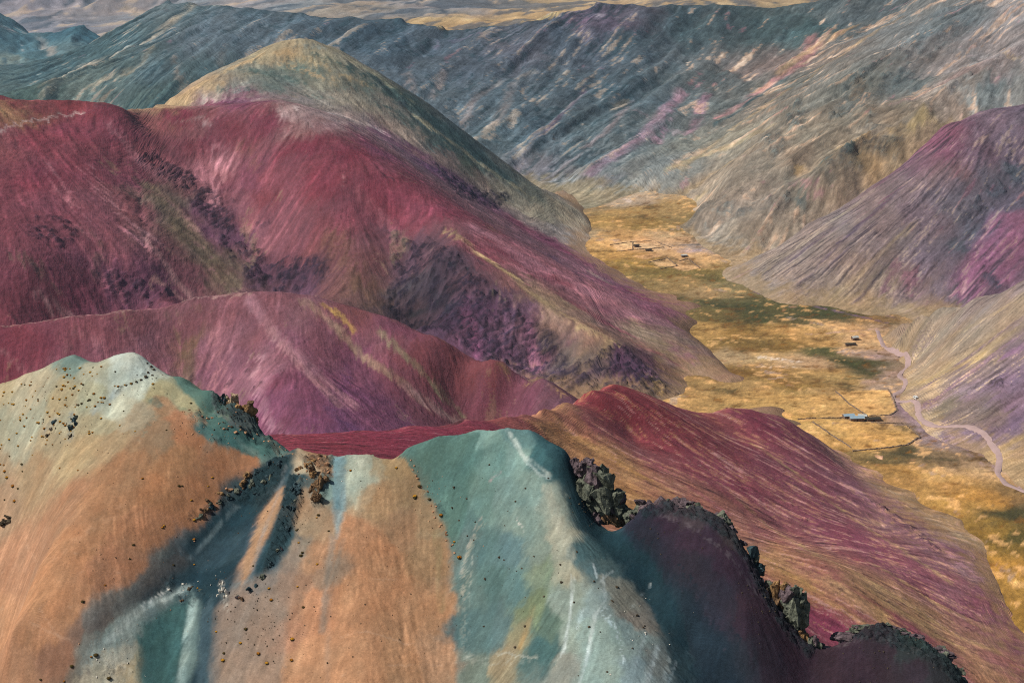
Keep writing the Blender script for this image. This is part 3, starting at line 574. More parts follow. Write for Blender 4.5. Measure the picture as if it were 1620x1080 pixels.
vs_ = [([(1080, 470), (1200, 497), (1330, 505)], 10, '#3c4026', .7, 'n'), ([(1200, 520), (1300, 512), (1350, 508)], 6, '#40422a', .6, 'n'), ([(1100, 535), (1250, 535), (1330, 530)], 6, '#d0a060', .6, 'n'), ([(1120, 550), (1200, 552), (1290, 548)], 8, '#6d5226', .7, 'n'), ([(1205, 565), (1260, 572)], 12, '#dcc8b4', .75, 'd'), ([(1200, 580), (1260, 580)], 7, '#e0cdbb', .5, 'd'), ([(1150, 585), (1230, 600), (1260, 615)], 12, '#6d4c22', .7, 'n'), ([(1300, 565), (1345, 575), (1380, 592)], 11, '#3a3c20', .75, 'n'), ([(1340, 600), (1395, 595)], 8, '#44442a', .7, 'n'),
       ([(1195, 463), (1250, 475), (1300, 487), (1350, 498), (1400, 510)], 5, '#6d5468', .85, 'n'), ([(1370, 490), (1420, 503)], 4, '#6d5264', .6, 'n'), ([(1395, 520), (1330, 524), (1280, 528)], 4, '#b08a86', .6, 'n'), ([(1400, 560), (1380, 565)], 14, '#9a7f84', .5, 'n'), ([(1420, 590), (1370, 605)], 10, '#ab8c80', .6, 's'),
       ([(1430, 650), (1460, 680), (1530, 705), (1580, 745)], 16, '#9c8088', .7, 'n'), ([(1400, 640), (1430, 660)], 10, '#7c665c', .6, 'n'), ([(870, 300), (920, 318)], 7, '#37362c', .8, 'n'), ([(940, 312), (1000, 320)], 5, '#c4b0a4', .8, 'n'), ([(1060, 388), (1120, 385)], 5, '#5c5a5c', .8, 'n'), ([(1080, 400), (1110, 395)], 9, '#9a8890', .6, 'n'),
       ([(980, 345), (1080, 350)], 10, '#705a2c', .6, 'd'), ([(1000, 365), (1090, 366)], 4, '#6a5c3c', .6, 'n'), ([(1000, 425), (1120, 440)], 8, '#5c5228', .6, 'd'), ([(960, 410), (1030, 420)], 6, '#ab8028', .6, 'n'), ([(920, 370), (900, 380)], 12, '#94908c', .7, 'n'),
       ([(1330, 695), (1360, 690), (1400, 705)], 9, '#8a6228', .7, 'd'), ([(1370, 690), (1390, 715)], 8, '#94692a', .6, 'd'), ([(1240, 620), (1300, 625)], 6, '#6e5328', .5, 'd'), ([(1390, 715), (1450, 722), (1510, 728)], 8, '#47422c', .7, 'n'), ([(1460, 760), (1540, 765)], 4, '#d4a868', .6, 'n'), ([(1480, 780), (1560, 790), (1600, 800)], 5, '#c08a3c', .6, 'n'), ([(1560, 810), (1620, 818)], 8, '#3c3a22', .7, 'n'), ([(1570, 855), (1620, 855)], 10, '#453f20', .6, 'n'), ([(1570, 880), (1620, 890)], 8, '#b48434', .6, 'n'), ([(1600, 735), (1620, 775)], 12, '#ab909c', .7, 'n')]
vp = [([(1320, 618), (1405, 615), (1418, 650), (1400, 658), (1372, 658), (1345, 640)], '#d3a462', .95, .1), ([(1245, 625), (1325, 622), (1372, 660), (1330, 662), (1262, 656)], '#c99a58', .6, .5), ([(1285, 663), (1440, 672), (1455, 690), (1440, 705), (1370, 712), (1330, 692)], '#cf9f58', .75, .5),
      ([(965, 385), (1005, 380), (1003, 393), (975, 396)], '#d6ab78', .95, .1), ([(1005, 385), (1045, 384), (1050, 391), (1005, 394)], '#d8ae80', .95, .1), ([(1028, 412), (1056, 407), (1072, 420), (1045, 422)], '#d8ab76', .95, .1), ([(1072, 412), (1088, 408), (1106, 423), (1085, 430), (1066, 424)], '#d6a874', .95, .1), ([(1030, 376), (1100, 372), (1090, 384), (1040, 382)], '#d0a678', .85, .2), ([(1000, 405), (1050, 400), (1050, 405), (1020, 410)], '#d0a070', .7, .2), ([(930, 388), (970, 380), (965, 392), (940, 398)], '#c89a5e', .7, .3)]
vf.colour(V, vs_, vp, power=4.0, noisev=.26, streakv=.0, finger=0, wob=.7, sat=.95, gain=.98, aw=.14, accents=[('#d8a468', .5, .5, (0, 0, 0, .5, .8)), ('#7a5426', .5, .55, (0, 0, 0, -.5, -.8)), ('#3e3a22', .85, .6, (0, 0, 0, -1.0, .5)), ('#b49c90', .9, .5, (0, 0, 0, .9, -.6)), ('#a8702a', .8, .45, (0, 0, 0, .2, -1.1))])
VF = vf.build(ground_material('pasture and marsh', 1.5, .6, .22))

# ---- great red mountain with the tan hill behind it
cr = A((-250, 130, 1330), (-100, 140, 1320), (0, 150, 1320), (30, 160, 1320), (80, 162, 1325), (130, 160, 1325), (170, 165, 1330), (210, 176, 1360), (232, 174, 1400), (260, 163, 1460), (300, 141, 1530), (350, 113, 1570), (400, 86, 1590), (430, 72, 1600), (460, 65, 1600), (500, 67, 1600), (540, 80, 1598), (600, 115, 1590), (640, 140, 1585), (680, 165, 1580), (720, 196, 1578), (760, 226, 1578), (800, 258, 1585), (840, 290, 1595)) + [edge(880, 308, 0), edge(912, 322, 2), edge(934, 345, 3), edge(955, 395, 4), edge(985, 425, 4), edge(1050, 458, 2), edge(1112, 484, 1), edge(1130, 500, 6), edge(1240, 640, 8), edge(1300, 690, 8)]
red = Mass('red_mountain', A((-250, 600, 960), (0, 600, 980), (300, 560, 1010), (500, 560, 1005), (700, 600, 950), (890, 680, 880), (1100, 720, 850), (1300, 800, 800)), cr, 130, (-120, 1270), (515, 450, 7),
           [A((-250, 215, 1200), (-100, 210, 1220), (0, 203, 1240), (60, 189, 1270), (130, 173, 1300), (200, 176, 1310), (215, 187, 1315), (280, 188, 1335), (340, 180, 1345), (400, 167, 1350), (440, 163, 1350)),
            A((440, 163, 1350), (485, 182, 1330), (530, 205, 1310), (620, 265, 1250), (700, 340, 1180), (760, 400, 1120), (870, 490, 1050), (980, 540, 1000), (1040, 600, 962), (1110, 650, 925)),
            A((300, 170, 1420), (440, 160, 1420), (500, 168, 1440)),
            A((460, 110, 1530), (520, 150, 1490), (600, 200, 1470), (700, 262, 1455), (790, 320, 1465), (880, 370, 1445)),
            A((560, 195, 1370), (660, 270, 1320), (760, 345, 1270), (880, 410, 1250), (1000, 462, 1225), (1090, 500, 1180)),
            E((935, 352), (928, 396), (1000, 440), (1055, 462), (1108, 488), (1092, 522), (1150, 580), (1212, 625), (1270, 668), sink=1), E((1000, 410), (1125, 480), (1112, 522), (1170, 580), (1240, 630), sink=9),
            A((900, 470, 1090), (1000, 540, 1040), (1100, 600, 1000), (1180, 640, 950)),
            [down(0, 203, 1240, u, v, .5, p) for u, v, p in ((-150, 350, -20), (-150, 520, -60))],
            [down(60, 189, 1270, 60, v, .5, p) for v, p in ((300, -16), (400, -30))],
            [down(150, 174, 1300, u, v, .52, p) for u, v, p in ((170, 300, -6), (220, 400, -4), (290, 480, 14))],
            [down(215, 187, 1315, u, v, .52, p) for u, v, p in ((240, 250, 10), (300, 340, 22), (370, 430, 28), (420, 470, 24))],
            [down(340, 180, 1345, u, v, .52, p) for u, v, p in ((340, 250, 8), (400, 350, 16), (440, 430, 14), (480, 470, 10))],
            [down(440, 163, 1350, u, v, .5, p) for u, v, p in ((460, 250, -4), (500, 330, -10), (560, 420, -10), (590, 490, -6))],
            [down(620, 265, 1250, u, v, .5, p) for u, v, p in ((620, 350, 2), (640, 430, 8), (660, 520, 14))],
            A((690, 410, 1110), (760, 500, 1045), (850, 590, 985)), A((760, 570, 995), (890, 625, 945), (1000, 650, 915), (1100, 680, 890)), A((-250, 520, 1000), (0, 525, 1005), (150, 505, 1055), (300, 485, 1095), (430, 478, 1095), (620, 515, 1045), (700, 545, 1015)),
            A((-250, 620, 960), (0, 610, 970), (300, 580, 1000), (500, 570, 1000), (700, 610, 940), (890, 690, 875), (1100, 740, 845), (1300, 820, 790))], 14, 42, 1.05, ext=(350, 0))
red.relief(.32, .9, 14)
red.crags([([(232, 236), (300, 268), (345, 300), (385, 360), (425, 398), (512, 398), (512, 440), (420, 455), (380, 425), (330, 345), (280, 292)], 8, .72, 'P'), ([(608, 362), (680, 378), (742, 420), (800, 470), (872, 522), (902, 572), (892, 612), (760, 562), (640, 512), (608, 482), (628, 430)], 10, .78, 'P'), ([(868, 602), (950, 546), (985, 542), (1040, 592), (1062, 622), (980, 642), (900, 628)], 8, .75, 'P'), ([(30, 345), (100, 335), (130, 370), (90, 385), (40, 370)], 8, .6, 'P'), ([(680, 250), (740, 290), (800, 300), (780, 325), (720, 305)], 6, .7, 'P'), ([(140, 420), (240, 430), (290, 470), (200, 475)], 10, .55, 'P'),
           ([(235, 245), (290, 285), (330, 330), (380, 390)], 22, .8), ([(300, 290), (380, 320), (420, 350)], 26, .5), ([(390, 400), (430, 440), (500, 430)], 36, .9), ([(360, 380), (400, 420)], 20, .8), ([(640, 390), (660, 450), (680, 520)], 38, .9), ([(700, 420), (760, 470), (840, 560)], 46, .8), ([(620, 370), (680, 380), (740, 430)], 24, .7), ([(870, 600), (960, 560), (1030, 590)], 30, .8), ([(780, 560), (860, 600)], 30, .8), ([(60, 340), (110, 360)], 20, .5), ([(20, 400), (90, 440)], 16, .4), ([(160, 440), (240, 470)], 30, .5),
           ([(690, 255), (740, 300), (770, 310)], 20, .6), ([(780, 300), (800, 305)], 9, .9), ([(40, 345), (100, 340)], 10, .6), ([(150, 165), (190, 168)], 8, .6), ([(1000, 590), (1060, 620)], 20, .5), ([(560, 110), (700, 210), (790, 280)], 14, .4)], 2.2, (-.55, .1))
R1, R2, R3, PKS, OLV = '#83364a', '#8a4054', '#7a3c50', '#b26f7e', '#74604e'
red.colour([(0, 160, '#7a3340'), (20, 175, '#a07055'), (60, 170, '#883f45'), (120, 165, '#84363f'), (170, 172, '#7b3344'), (0, 220, '#94505a'), (60, 220, '#8c3c4c'), (120, 200, '#8c3c4e'), (180, 200, '#8a4052'), (60, 280, '#86394c'), (0, 300, '#86404f'), (120, 270, '#8c4052'), (180, 260, '#8a4456'), (20, 350, '#84404f'), (100, 330, '#8a4455'), (60, 400, '#80404f'), (160, 340, '#935160'), (0, 470, '#7d3a4a'), (60, 480, '#7c3c4c'), (130, 460, '#7e3c50'), (120, 400, '#87475a'), (200, 430, '#7f4660'), (240, 460, '#7a4660'), (260, 480, '#7c4456'), (300, 440, '#8e5260'), (220, 330, '#95555f'), (180, 390, '#8d4e5c'), (290, 230, '#83404f'), (350, 210, '#7f3a4a'), (420, 190, '#7c3648'), (300, 200, '#8a5058'), (340, 260, '#a0606c'), (400, 280, '#84465a'), (260, 320, '#77645a'), (290, 360, '#74624f'), (330, 410, '#765f52'), (350, 445, '#7a5c54'), (320, 340, '#6f4258'), (350, 370, '#734660'), (380, 340, '#8c5262'), (420, 300, '#83404c'), (440, 380, '#864e5c'), (420, 430, '#5e3c54'), (480, 440, '#5f3f57'), (460, 400, '#844a58'),
            (480, 230, '#7c3243'), (520, 280, '#7d3444'), (560, 240, '#7c3042'), (600, 300, '#7c3445'), (560, 330, '#84404f'), (520, 350, '#80424d'), (500, 400, '#80484f'), (560, 400, '#7a4a50'), (580, 450, '#725048'), (540, 440, '#7a4c4e'), (600, 480, '#6a4c4c'), (620, 370, '#7f4a58'), (650, 400, '#644658'), (640, 450, '#4f4850'), (680, 470, '#4a4150'), (720, 500, '#553a54'), (700, 430, '#55404f'), (680, 390, '#6a4a58'), (760, 500, '#623f5c'), (730, 540, '#6d4560'), (800, 540, '#65405c'), (820, 500, '#6b4862'), (780, 450, '#644458'), (850, 580, '#70455c'), (850, 530, '#7a5060'), (900, 560, '#6f5f58'), (940, 545, '#8c7458'), (920, 590, '#5f4a58'), (980, 570, '#66405c'), (1020, 590, '#6a4460'), (960, 610, '#5c4550'), (1060, 620, '#5f5550'), (1110, 630, '#86705a'), (1040, 570, '#7a4a5c'),
            (640, 310, '#83384a'), (700, 330, '#8a3c50'), (660, 340, '#7c3c4c'), (720, 370, '#85505a'), (760, 390, '#8f4858'), (800, 440, '#8a5a5a'), (860, 470, '#a0806a'), (900, 500, '#9a7868'), (940, 520, '#96705f'), (800, 380, '#b06c7c'), (860, 420, '#b56f80'), (940, 460, '#b0707f'), (1000, 500, '#ab7280'), (1080, 560, '#94606e'), (1140, 600, '#945e70'), (880, 440, '#95505f'), (960, 490, '#92586a'), (820, 350, '#8c4a64'), (880, 385, '#8a4a68'), (930, 410, '#874a68'), (1000, 460, '#8e4868'), (1060, 475, '#8f4c6c'), (1095, 490, '#84446a'), (1020, 480, '#9a5c74'), (960, 440, '#7d5468'), (900, 415, '#855868'), (1050, 510, '#9a6a76'), (1080, 530, '#8d7468'), (1020, 520, '#96806a'), (1100, 570, '#937a6c'), (1160, 620, '#8c7466'), (1190, 630, '#8a5066'), (1040, 545, '#8d7860'),
            (240, 172, '#c2a278'), (280, 158, '#c2a47a'), (330, 130, '#b49b78'), (380, 105, '#98907c'), (430, 80, '#a99978'), (460, 75, '#b39c76'), (420, 110, '#727c72'), (380, 130, '#8d8a80'), (340, 150, '#968c82'), (440, 130, '#6c7872'), (480, 110, '#68766c'), (500, 90, '#9c9378'), (520, 120, '#8d8a78'), (460, 150, '#958a86'), (520, 160, '#978e84'), (560, 130, '#6a746a'), (600, 140, '#5c6a62'), (560, 160, '#a09480'), (620, 170, '#95897a'), (640, 155, '#435654'), (680, 185, '#3c5254'), (720, 215, '#3e5456'), (760, 245, '#405658'), (800, 275, '#4a5c5a'), (700, 220, '#455a58'), (740, 250, '#5c6658'), (840, 300, '#75796c'), (880, 325, '#9c927c'), (900, 350, '#a89c86'), (850, 330, '#a0957e'), (800, 300, '#8a8472'), (920, 385, '#97908c'), (930, 345, '#a39884'), (870, 360, '#958c88'), (820, 330, '#8c7c74'),
            (340, 165, '#804058'), (370, 155, '#86486a'), (400, 162, '#80405c'), (280, 180, '#86364a'), (470, 172, '#aa8c8a'), (520, 180, '#a48a88'), (560, 185, '#a5908a'), (590, 205, '#8a5c74'), (640, 230, '#845270'), (680, 260, '#70486a'), (720, 285, '#64405f'), (760, 310, '#70486a'), (640, 200, '#9c8878'), (700, 245, '#857068'), (760, 285, '#8c7a6e'), (600, 235, '#8a4660')],
           [([(0, 206), (40, 190), (90, 182), (130, 173), (190, 173)], 3, '#c4a9a6', .6, 'e'), ([(215, 188), (280, 190), (340, 180)], 4, '#ae8a8c', .5, 'n'), ([(318, 182), (330, 196)], 5, '#c09a9c', .6, 's'), ([(470, 170), (530, 176), (600, 200)], 7, '#c7b2ae', .8, 'n'), ([(330, 152), (400, 160)], 3, '#b58f98', .7, 'n'), ([(0, 172), (15, 182)], 8, '#b48a5e', .7, 'n'),
            ([(70, 250), (110, 310), (150, 370)], 12, PKS, .55, 't'), ([(130, 260), (180, 330), (230, 390)], 16, PKS, .7, 't'), ([(160, 290), (210, 360), (260, 410)], 12, '#bd7f88', .75, 't'), ([(170, 190), (240, 270), (300, 360), (330, 420)], 12, '#a56c78', .55, 't'), ([(90, 290), (130, 380), (190, 450)], 16, '#a8626f', .5, 't'), ([(340, 230), (350, 260), (345, 310)], 20, '#b87884', .75, 't'), ([(370, 220), (365, 270)], 14, '#b87884', .6, 't'), ([(300, 240), (330, 280)], 12, '#b4707e', .6, 't'), ([(370, 290), (400, 350), (420, 390)], 20, '#a4626f', .55, 't'), ([(60, 460), (110, 500)], 10, '#c08a8e', .7, 's'), ([(240, 430), (290, 470)], 5, '#c08a86', .6, 's'), ([(225, 370), (280, 440), (300, 468)], 6, '#c48f90', .7, 's'), ([(215, 350), (265, 400)], 8, '#c28a90', .6, 't'), ([(0, 380), (60, 440), (110, 490)], 5, '#a06070', .6, 't'), ([(20, 400), (60, 420), (100, 480)], 10, '#6f5c50', .5, 'n'), ([(130, 360), (160, 390), (150, 430)], 12, '#7a5f58', .4, 'n'),
            ([(235, 290), (270, 330), (320, 390), (360, 440)], 24, '#74634e', .8, 'n'), ([(385, 220), (410, 260)], 14, '#75503f', .35, 'n'), ([(530, 380), (570, 440), (600, 480)], 34, '#75543f', .4, 'n'), ([(600, 330), (620, 380)], 14, '#a05c6c', .6, 't'), ([(560, 290), (600, 350)], 14, '#96525f', .5, 't'), ([(460, 300), (500, 370)], 20, '#924f5c', .45, 't'), ([(540, 270), (545, 290)], 5, '#b07880', .5, 't'), ([(640, 360), (655, 440)], 6, '#957a68', .5, 't'), ([(690, 370), (685, 450)], 5, '#8a7068', .5, 't'),
            ([(735, 470), (745, 520), (755, 560)], 12, '#8a4e72', .8, 's'), ([(830, 500), (845, 560), (850, 590)], 12, '#9a5f7c', .8, 's'), ([(790, 520), (800, 540)], 10, '#8c5c74', .5, 's'), ([(670, 490), (720, 490)], 14, '#33404a', .5, 'd'), ([(700, 430), (750, 425)], 8, '#33474c', .6, 'n'), ([(710, 500), (800, 485)], 4, '#332c3c', .7, 'n'), ([(650, 510), (710, 490)], 7, '#2f373c', .7, 'n'),
            ([(705, 362), (760, 402), (810, 432), (870, 480), (920, 515), (975, 540)], 7, '#b59a6c', .85, 's'), ([(830, 450), (900, 500), (950, 530)], 12, '#a58a68', .6, 's'), ([(750, 355), (800, 385), (870, 425), (960, 470), (1010, 500)], 13, '#bb7888', .85, 's'), ([(770, 375), (850, 440), (950, 505), (1080, 580), (1180, 635)], 6, '#8c4254', .6, 's'), ([(880, 455), (1000, 530), (1120, 605)], 6, '#8a4356', .55, 's'), ([(960, 520), (1060, 590), (1150, 635)], 9, '#ab8a72', .6, 's'), ([(1000, 500), (1080, 545), (1190, 625)], 8, '#a78e6c', .6, 's'), ([(870, 400), (920, 440), (980, 470)], 7, '#5c3a58', .55, 's'), ([(810, 340), (880, 385), (950, 425)], 8, '#7c3456', .6, 's'), ([(1010, 455), (1070, 478), (1105, 492)], 9, '#8a4470', .6, 's'), ([(930, 425), (970, 450), (1000, 462)], 8, '#a89080', .6, 's'), ([(1085, 485), (1110, 490)], 5, '#703c5c', .7, 'n'), ([(1040, 602), (1045, 625)], 5, '#b59556', .9, 'e'), ([(1120, 575), (1200, 622)], 7, '#864055', .7, 's'), ([(1060, 560), (1150, 610)], 4, '#6c3a4c', .5, 's'),
            ([(250, 168), (300, 143), (360, 110), (410, 84)], 8, '#c9aa7c', .8, 'n'), ([(440, 80), (480, 90), (510, 105)], 12, '#bd9f70', .6, 'n'), ([(500, 110), (550, 120), (590, 135)], 7, '#bfa070', .55, 'n'), ([(390, 110), (470, 125)], 16, '#50645e', .85, 'd'), ([(500, 85), (560, 110), (620, 150)], 12, '#3c524c', .8, 'd'), ([(350, 138), (420, 142), (520, 152)], 14, '#5c6c66', .75, 'd'), ([(440, 95), (530, 130)], 12, '#c2a274', .6, 'd'), ([(480, 95), (500, 98)], 8, '#5a6c64', .6, 'd'), ([(470, 70), (510, 72)], 8, '#6d7a76', .6, 'n'), ([(545, 88), (600, 120), (650, 160)], 9, '#8f8c70', .6, 's'), ([(540, 130), (620, 175), (700, 235)], 14, '#3f5654', .6, 'd'), ([(560, 105), (620, 140), (700, 200), (790, 270)], 18, '#38504f', .85, 'n'), ([(600, 160), (680, 210), (760, 262)], 14, '#465a55', .7, 'n'), ([(650, 175), (720, 225), (830, 300), (880, 335)], 5, '#9a9478', .6, 's'), ([(700, 270), (740, 300), (775, 318)], 13, '#43364e', .6, 'd'), ([(780, 300), (795, 305)], 10, '#343f48', .85, 'd'), ([(560, 195), (620, 230), (700, 280), (780, 330)], 8, '#84486c', .6, 's'), ([(640, 265), (720, 320), (800, 375)], 9, '#94405a', .55, 's'), ([(905, 375), (940, 355)], 3, '#6c6a70', .7, 'n'), ([(890, 340), (920, 348)], 8, '#b3a88e', .7, 'n'), ([(150, 165), (190, 170)], 7, '#3c3038', .7, 'd'), ([(690, 255), (690, 330)], 3, '#a0788c', .3, 't'), ([(608, 273), (622, 280)], 3, '#2c222c', .9, 'd')],
           streakv=.13, noisev=.11, cragcol='#2a2132', cragop=.88, sat=.92, tint=(.94, 1.0, .92), foot=('#a8845e', 14, .7), gain=.86, accents=[('*1.45', 1.45, .34, (.2, .5, .9, .7, .2)), ('*.6', 1.1, .5, (-.2, -.5, -.8, .5, .4)), ('#8a7a5c', 1.7, .35, (.2, .4, .4, -1.3, .5))])
red.build(ground_material('red earth and scree', 1.25, grain=(.25, -1, .09)))

# ---- rounded red hill in the middle
cr = A((-250, 530, 830), (-100, 522, 835), (0, 515, 840), (100, 501, 850), (200, 489, 860), (300, 472, 873), (380, 463, 879), (430, 461, 880), (500, 468, 880), (560, 484, 875), (620, 502, 868), (700, 535, 853), (780, 566, 838), (850, 598, 820), (890, 613, 812), (930, 640, 800), (1000, 700, 780))
hill = Mass('red_hill', A((-250, 850, 660), (0, 850, 680), (430, 850, 700), (700, 820, 690), (900, 780, 720), (1000, 770, 740)), cr, 100, (-120, 950), (420, 300, 8),
            [[down(-100, 522, 835, -150, v, .5) for v in (650, 850)], [down(0, 515, 840, 20, v, .52, p) for v, p in ((620, 0), (720, 0), (850, 0))],
             [down(200, 489, 860, 200, v, .52, p) for v, p in ((560, 0), (640, 4), (850, 6))],
             [down(300, 472, 873, u, v, .52, p) for u, v, p in ((290, 540, 7), (300, 620, 15), (340, 700, 18), (380, 850, 18))],
             [down(430, 461, 880, u, v, .52, p) for u, v, p in ((420, 520, -5), (430, 600, -10), (470, 700, -12), (480, 850, -12))],
             [down(500, 468, 880, u, v, .52, p) for u, v, p in ((560, 560, 2), (640, 640, 8), (720, 700, 16))],
             [down(700, 535, 853, u, v, .52, p) for u, v, p in ((740, 620, 18), (800, 680, 28))],
             A((890, 660, 780), (960, 720, 750)), A((-250, 850, 660), (0, 850, 680), (430, 850, 700), (700, 820, 690), (900, 780, 720), (1000, 770, 740))], 12, 32, .72, ext=(350, 0))
hill.relief(.22, .8, 14)
hill.crags([([(355, 610), (400, 580)], 6, .8), ([(375, 630), (410, 605)], 6, .8), ([(590, 630), (600, 650)], 8, .6), ([(300, 600), (330, 640)], 18, .5), ([(540, 600), (520, 640)], 12, .35), ([(690, 600), (700, 610)], 6, .5)], 1.4)
hill.colour([(0, 530, '#7f3648'), (60, 540, '#7c3749'), (0, 570, '#84394c'), (100, 530, '#7f4050'), (160, 530, '#8a4c5c'), (200, 510, '#7f4854'), (150, 560, '#94566a'), (220, 550, '#985e70'), (260, 520, '#8c5464'), (260, 580, '#965a6c'), (300, 500, '#86505e'), (350, 490, '#844e5c'), (300, 550, '#84604f'), (290, 600, '#7a5c54'), (330, 560, '#965c70'), (360, 530, '#955d6e'), (400, 500, '#885264'), (430, 480, '#85505f'), (350, 600, '#86526a'), (380, 570, '#885268'), (420, 560, '#986274'), (400, 600, '#a87086'), (450, 530, '#8a5268'), (480, 490, '#8c5a68'), (420, 640, '#85496a'), (460, 600, '#844560'), (440, 680, '#7f4562'), (500, 640, '#7c4260'), (520, 600, '#7d4460'), (500, 550, '#844c62'), (540, 520, '#804a5c'), (560, 560, '#7e4360'), (560, 620, '#744064'), (600, 650, '#794465'), (620, 610, '#7b4258'), (560, 670, '#74426a'), (480, 670, '#7c4266'), (660, 650, '#7f4a5e'), (600, 540, '#835060'), (560, 495, '#80484f'), (620, 520, '#80445a'), (660, 560, '#83434e'), (700, 600, '#80434f'), (740, 580, '#84434c'), (760, 630, '#7d4154'), (700, 640, '#824a58'), (800, 610, '#7c4254'), (840, 640, '#7a425a'), (800, 650, '#7c4458'), (870, 620, '#6b4456'), (120, 580, '#8c4c60')],
            [([(0, 516), (100, 502), (200, 490), (300, 473), (400, 463)], 3, '#a98480', .7, 'e'), ([(395, 470), (440, 530), (500, 590), (560, 640)], 11, '#b0788a', .7, 's'), ([(430, 520), (480, 580), (540, 640)], 8, '#b58088', .55, 's'), ([(480, 472), (540, 520), (600, 575), (660, 625), (740, 670)], 9, '#9c7c6a', .7, 's'), ([(510, 480), (545, 500), (560, 515)], 5, '#b88c4e', .85, 's'), ([(600, 520), (650, 570), (700, 620), (730, 650)], 6, '#8c8060', .7, 's'), ([(620, 505), (700, 537), (780, 567)], 4, '#8c5c58', .6, 'n'), ([(790, 580), (840, 603), (895, 622)], 8, '#b28c54', .9, 's'), ([(640, 610), (700, 650), (760, 680)], 10, '#ab8088', .5, 's'),
             ([(280, 520), (300, 560), (290, 610), (310, 650)], 12, '#7a624c', .6, 'n'), ([(270, 500), (340, 480)], 10, '#7f5c56', .5, 'n'), ([(340, 520), (350, 570), (330, 620)], 12, '#b0727f', .6, 't'), ([(200, 530), (240, 570), (280, 620)], 16, '#ad6c7c', .55, 't'), ([(370, 540), (360, 600), (345, 640)], 10, '#b5788a', .6, 't'), ([(150, 530), (180, 560)], 14, '#a56878', .5, 't'), ([(400, 555), (420, 570), (400, 590)], 9, '#c08c9c', .65, 'n'), ([(405, 600), (425, 660), (450, 690)], 8, '#b07890', .6, 's'), ([(0, 550), (50, 590)], 4, '#a0606c', .5, 's'), ([(130, 520), (100, 560)], 20, '#7a4a50', .4, 'n'), ([(520, 650), (560, 680)], 14, '#5c3a64', .5, 'n'), ([(550, 580), (540, 620)], 8, '#6c3c66', .5, 'n'), ([(590, 600), (600, 655)], 3, '#4a2c44', .6, 't'), ([(360, 470), (400, 470), (350, 510)], 8, '#9a6470', .4, 't')],
            streakv=.13, noisev=.10, cragcol='#3a2738', cragop=.8, sat=.92, tint=(.95, 1.02, .88), gain=.88, accents=[('*1.45', 1.4, .34, (.2, .5, .9, .7, .2)), ('*.6', 1.1, .5, (-.2, -.5, -.8, .5, .4)), ('#8a7458', 1.6, .35, (.2, .4, .4, -1.3, .5))])
hill.build(ground_material('rose earth', .85, grain=(.3, -1, .09)))

# ---- near red ridge with its long streaked flank
cr = A((250, 700, 455), (330, 694, 465), (430, 686, 480), (500, 684, 495), (560, 680, 510), (650, 672, 535), (740, 662, 560), (800, 658, 578), (830, 654, 590), (860, 646, 610), (890, 636, 630), (930, 618, 660), (965, 607, 680), (1000, 615, 695), (1040, 630, 710), (1080, 645, 725), (1110, 651, 735), (1145, 644, 748), (1180, 645, 760), (1230, 655, 775), (1290, 690, 790)) + [edge(1350, 730, 0), edge(1400, 760, 0), edge(1450, 790, 0), edge(1520, 835, 0), edge(1562, 872, 0), edge(1585, 930, 0), edge(1608, 985, 0), edge(1660, 1040, 0), edge(1760, 1120, 0)]
rr_ = Mass('streaked_red_hill', A((250, 860, 380), (430, 860, 390), (600, 880, 400), (900, 960, 420), (1100, 1040, 420), (1350, 1180, 425), (1650, 1240, 440), (1760, 1300, 450)), cr, 60, (330, 1700), (510, 380, 6),
           [A((890, 636, 630), (900, 720, 575), (905, 800, 525), (900, 960, 430)), A((965, 607, 680), (1000, 690, 640), (1100, 760, 610), (1250, 840, 610)), A((1110, 651, 735), (1200, 720, 690), (1300, 780, 680), (1400, 830, 670)),
            A((1100, 900, 495), (1250, 930, 522), (1350, 1060, 477)), A((1400, 900, 588), (1520, 1000, 558), (1620, 1080, 525)), A((1620, 1150, 500), (1720, 1160, 520)), A((1200, 840, 575), (1330, 900, 555), (1450, 1000, 530)),
            A((430, 760, 430), (600, 760, 445), (740, 760, 480), (830, 760, 510)), A((430, 860, 390), (600, 880, 400), (900, 960, 420), (1100, 1040, 420), (1350, 1180, 425), (1650, 1240, 440)),
            E((1350, 765), (1400, 800), (1450, 835), (1500, 872), (1540, 920), (1565, 970), (1590, 1030), (1640, 1090), sink=-7), E((1410, 735), (1500, 790), (1590, 850), (1625, 930), (1680, 1000), sink=9)], 4, 28, .55, ext=(0, 300))
rr_.relief(.16, .5, 14)
rr_.crags([([(1380, 790), (1430, 830), (1480, 870)], 13, .8), ([(1400, 770), (1450, 810)], 10, .6), ([(1280, 690), (1340, 740)], 10, .4), ([(1240, 790), (1280, 820)], 12, .4), ([(1540, 880), (1600, 970)], 16, .5), ([(1500, 960), (1560, 1000)], 10, .35), ([(1240, 680), (1270, 690)], 10, .4)], 2.4)
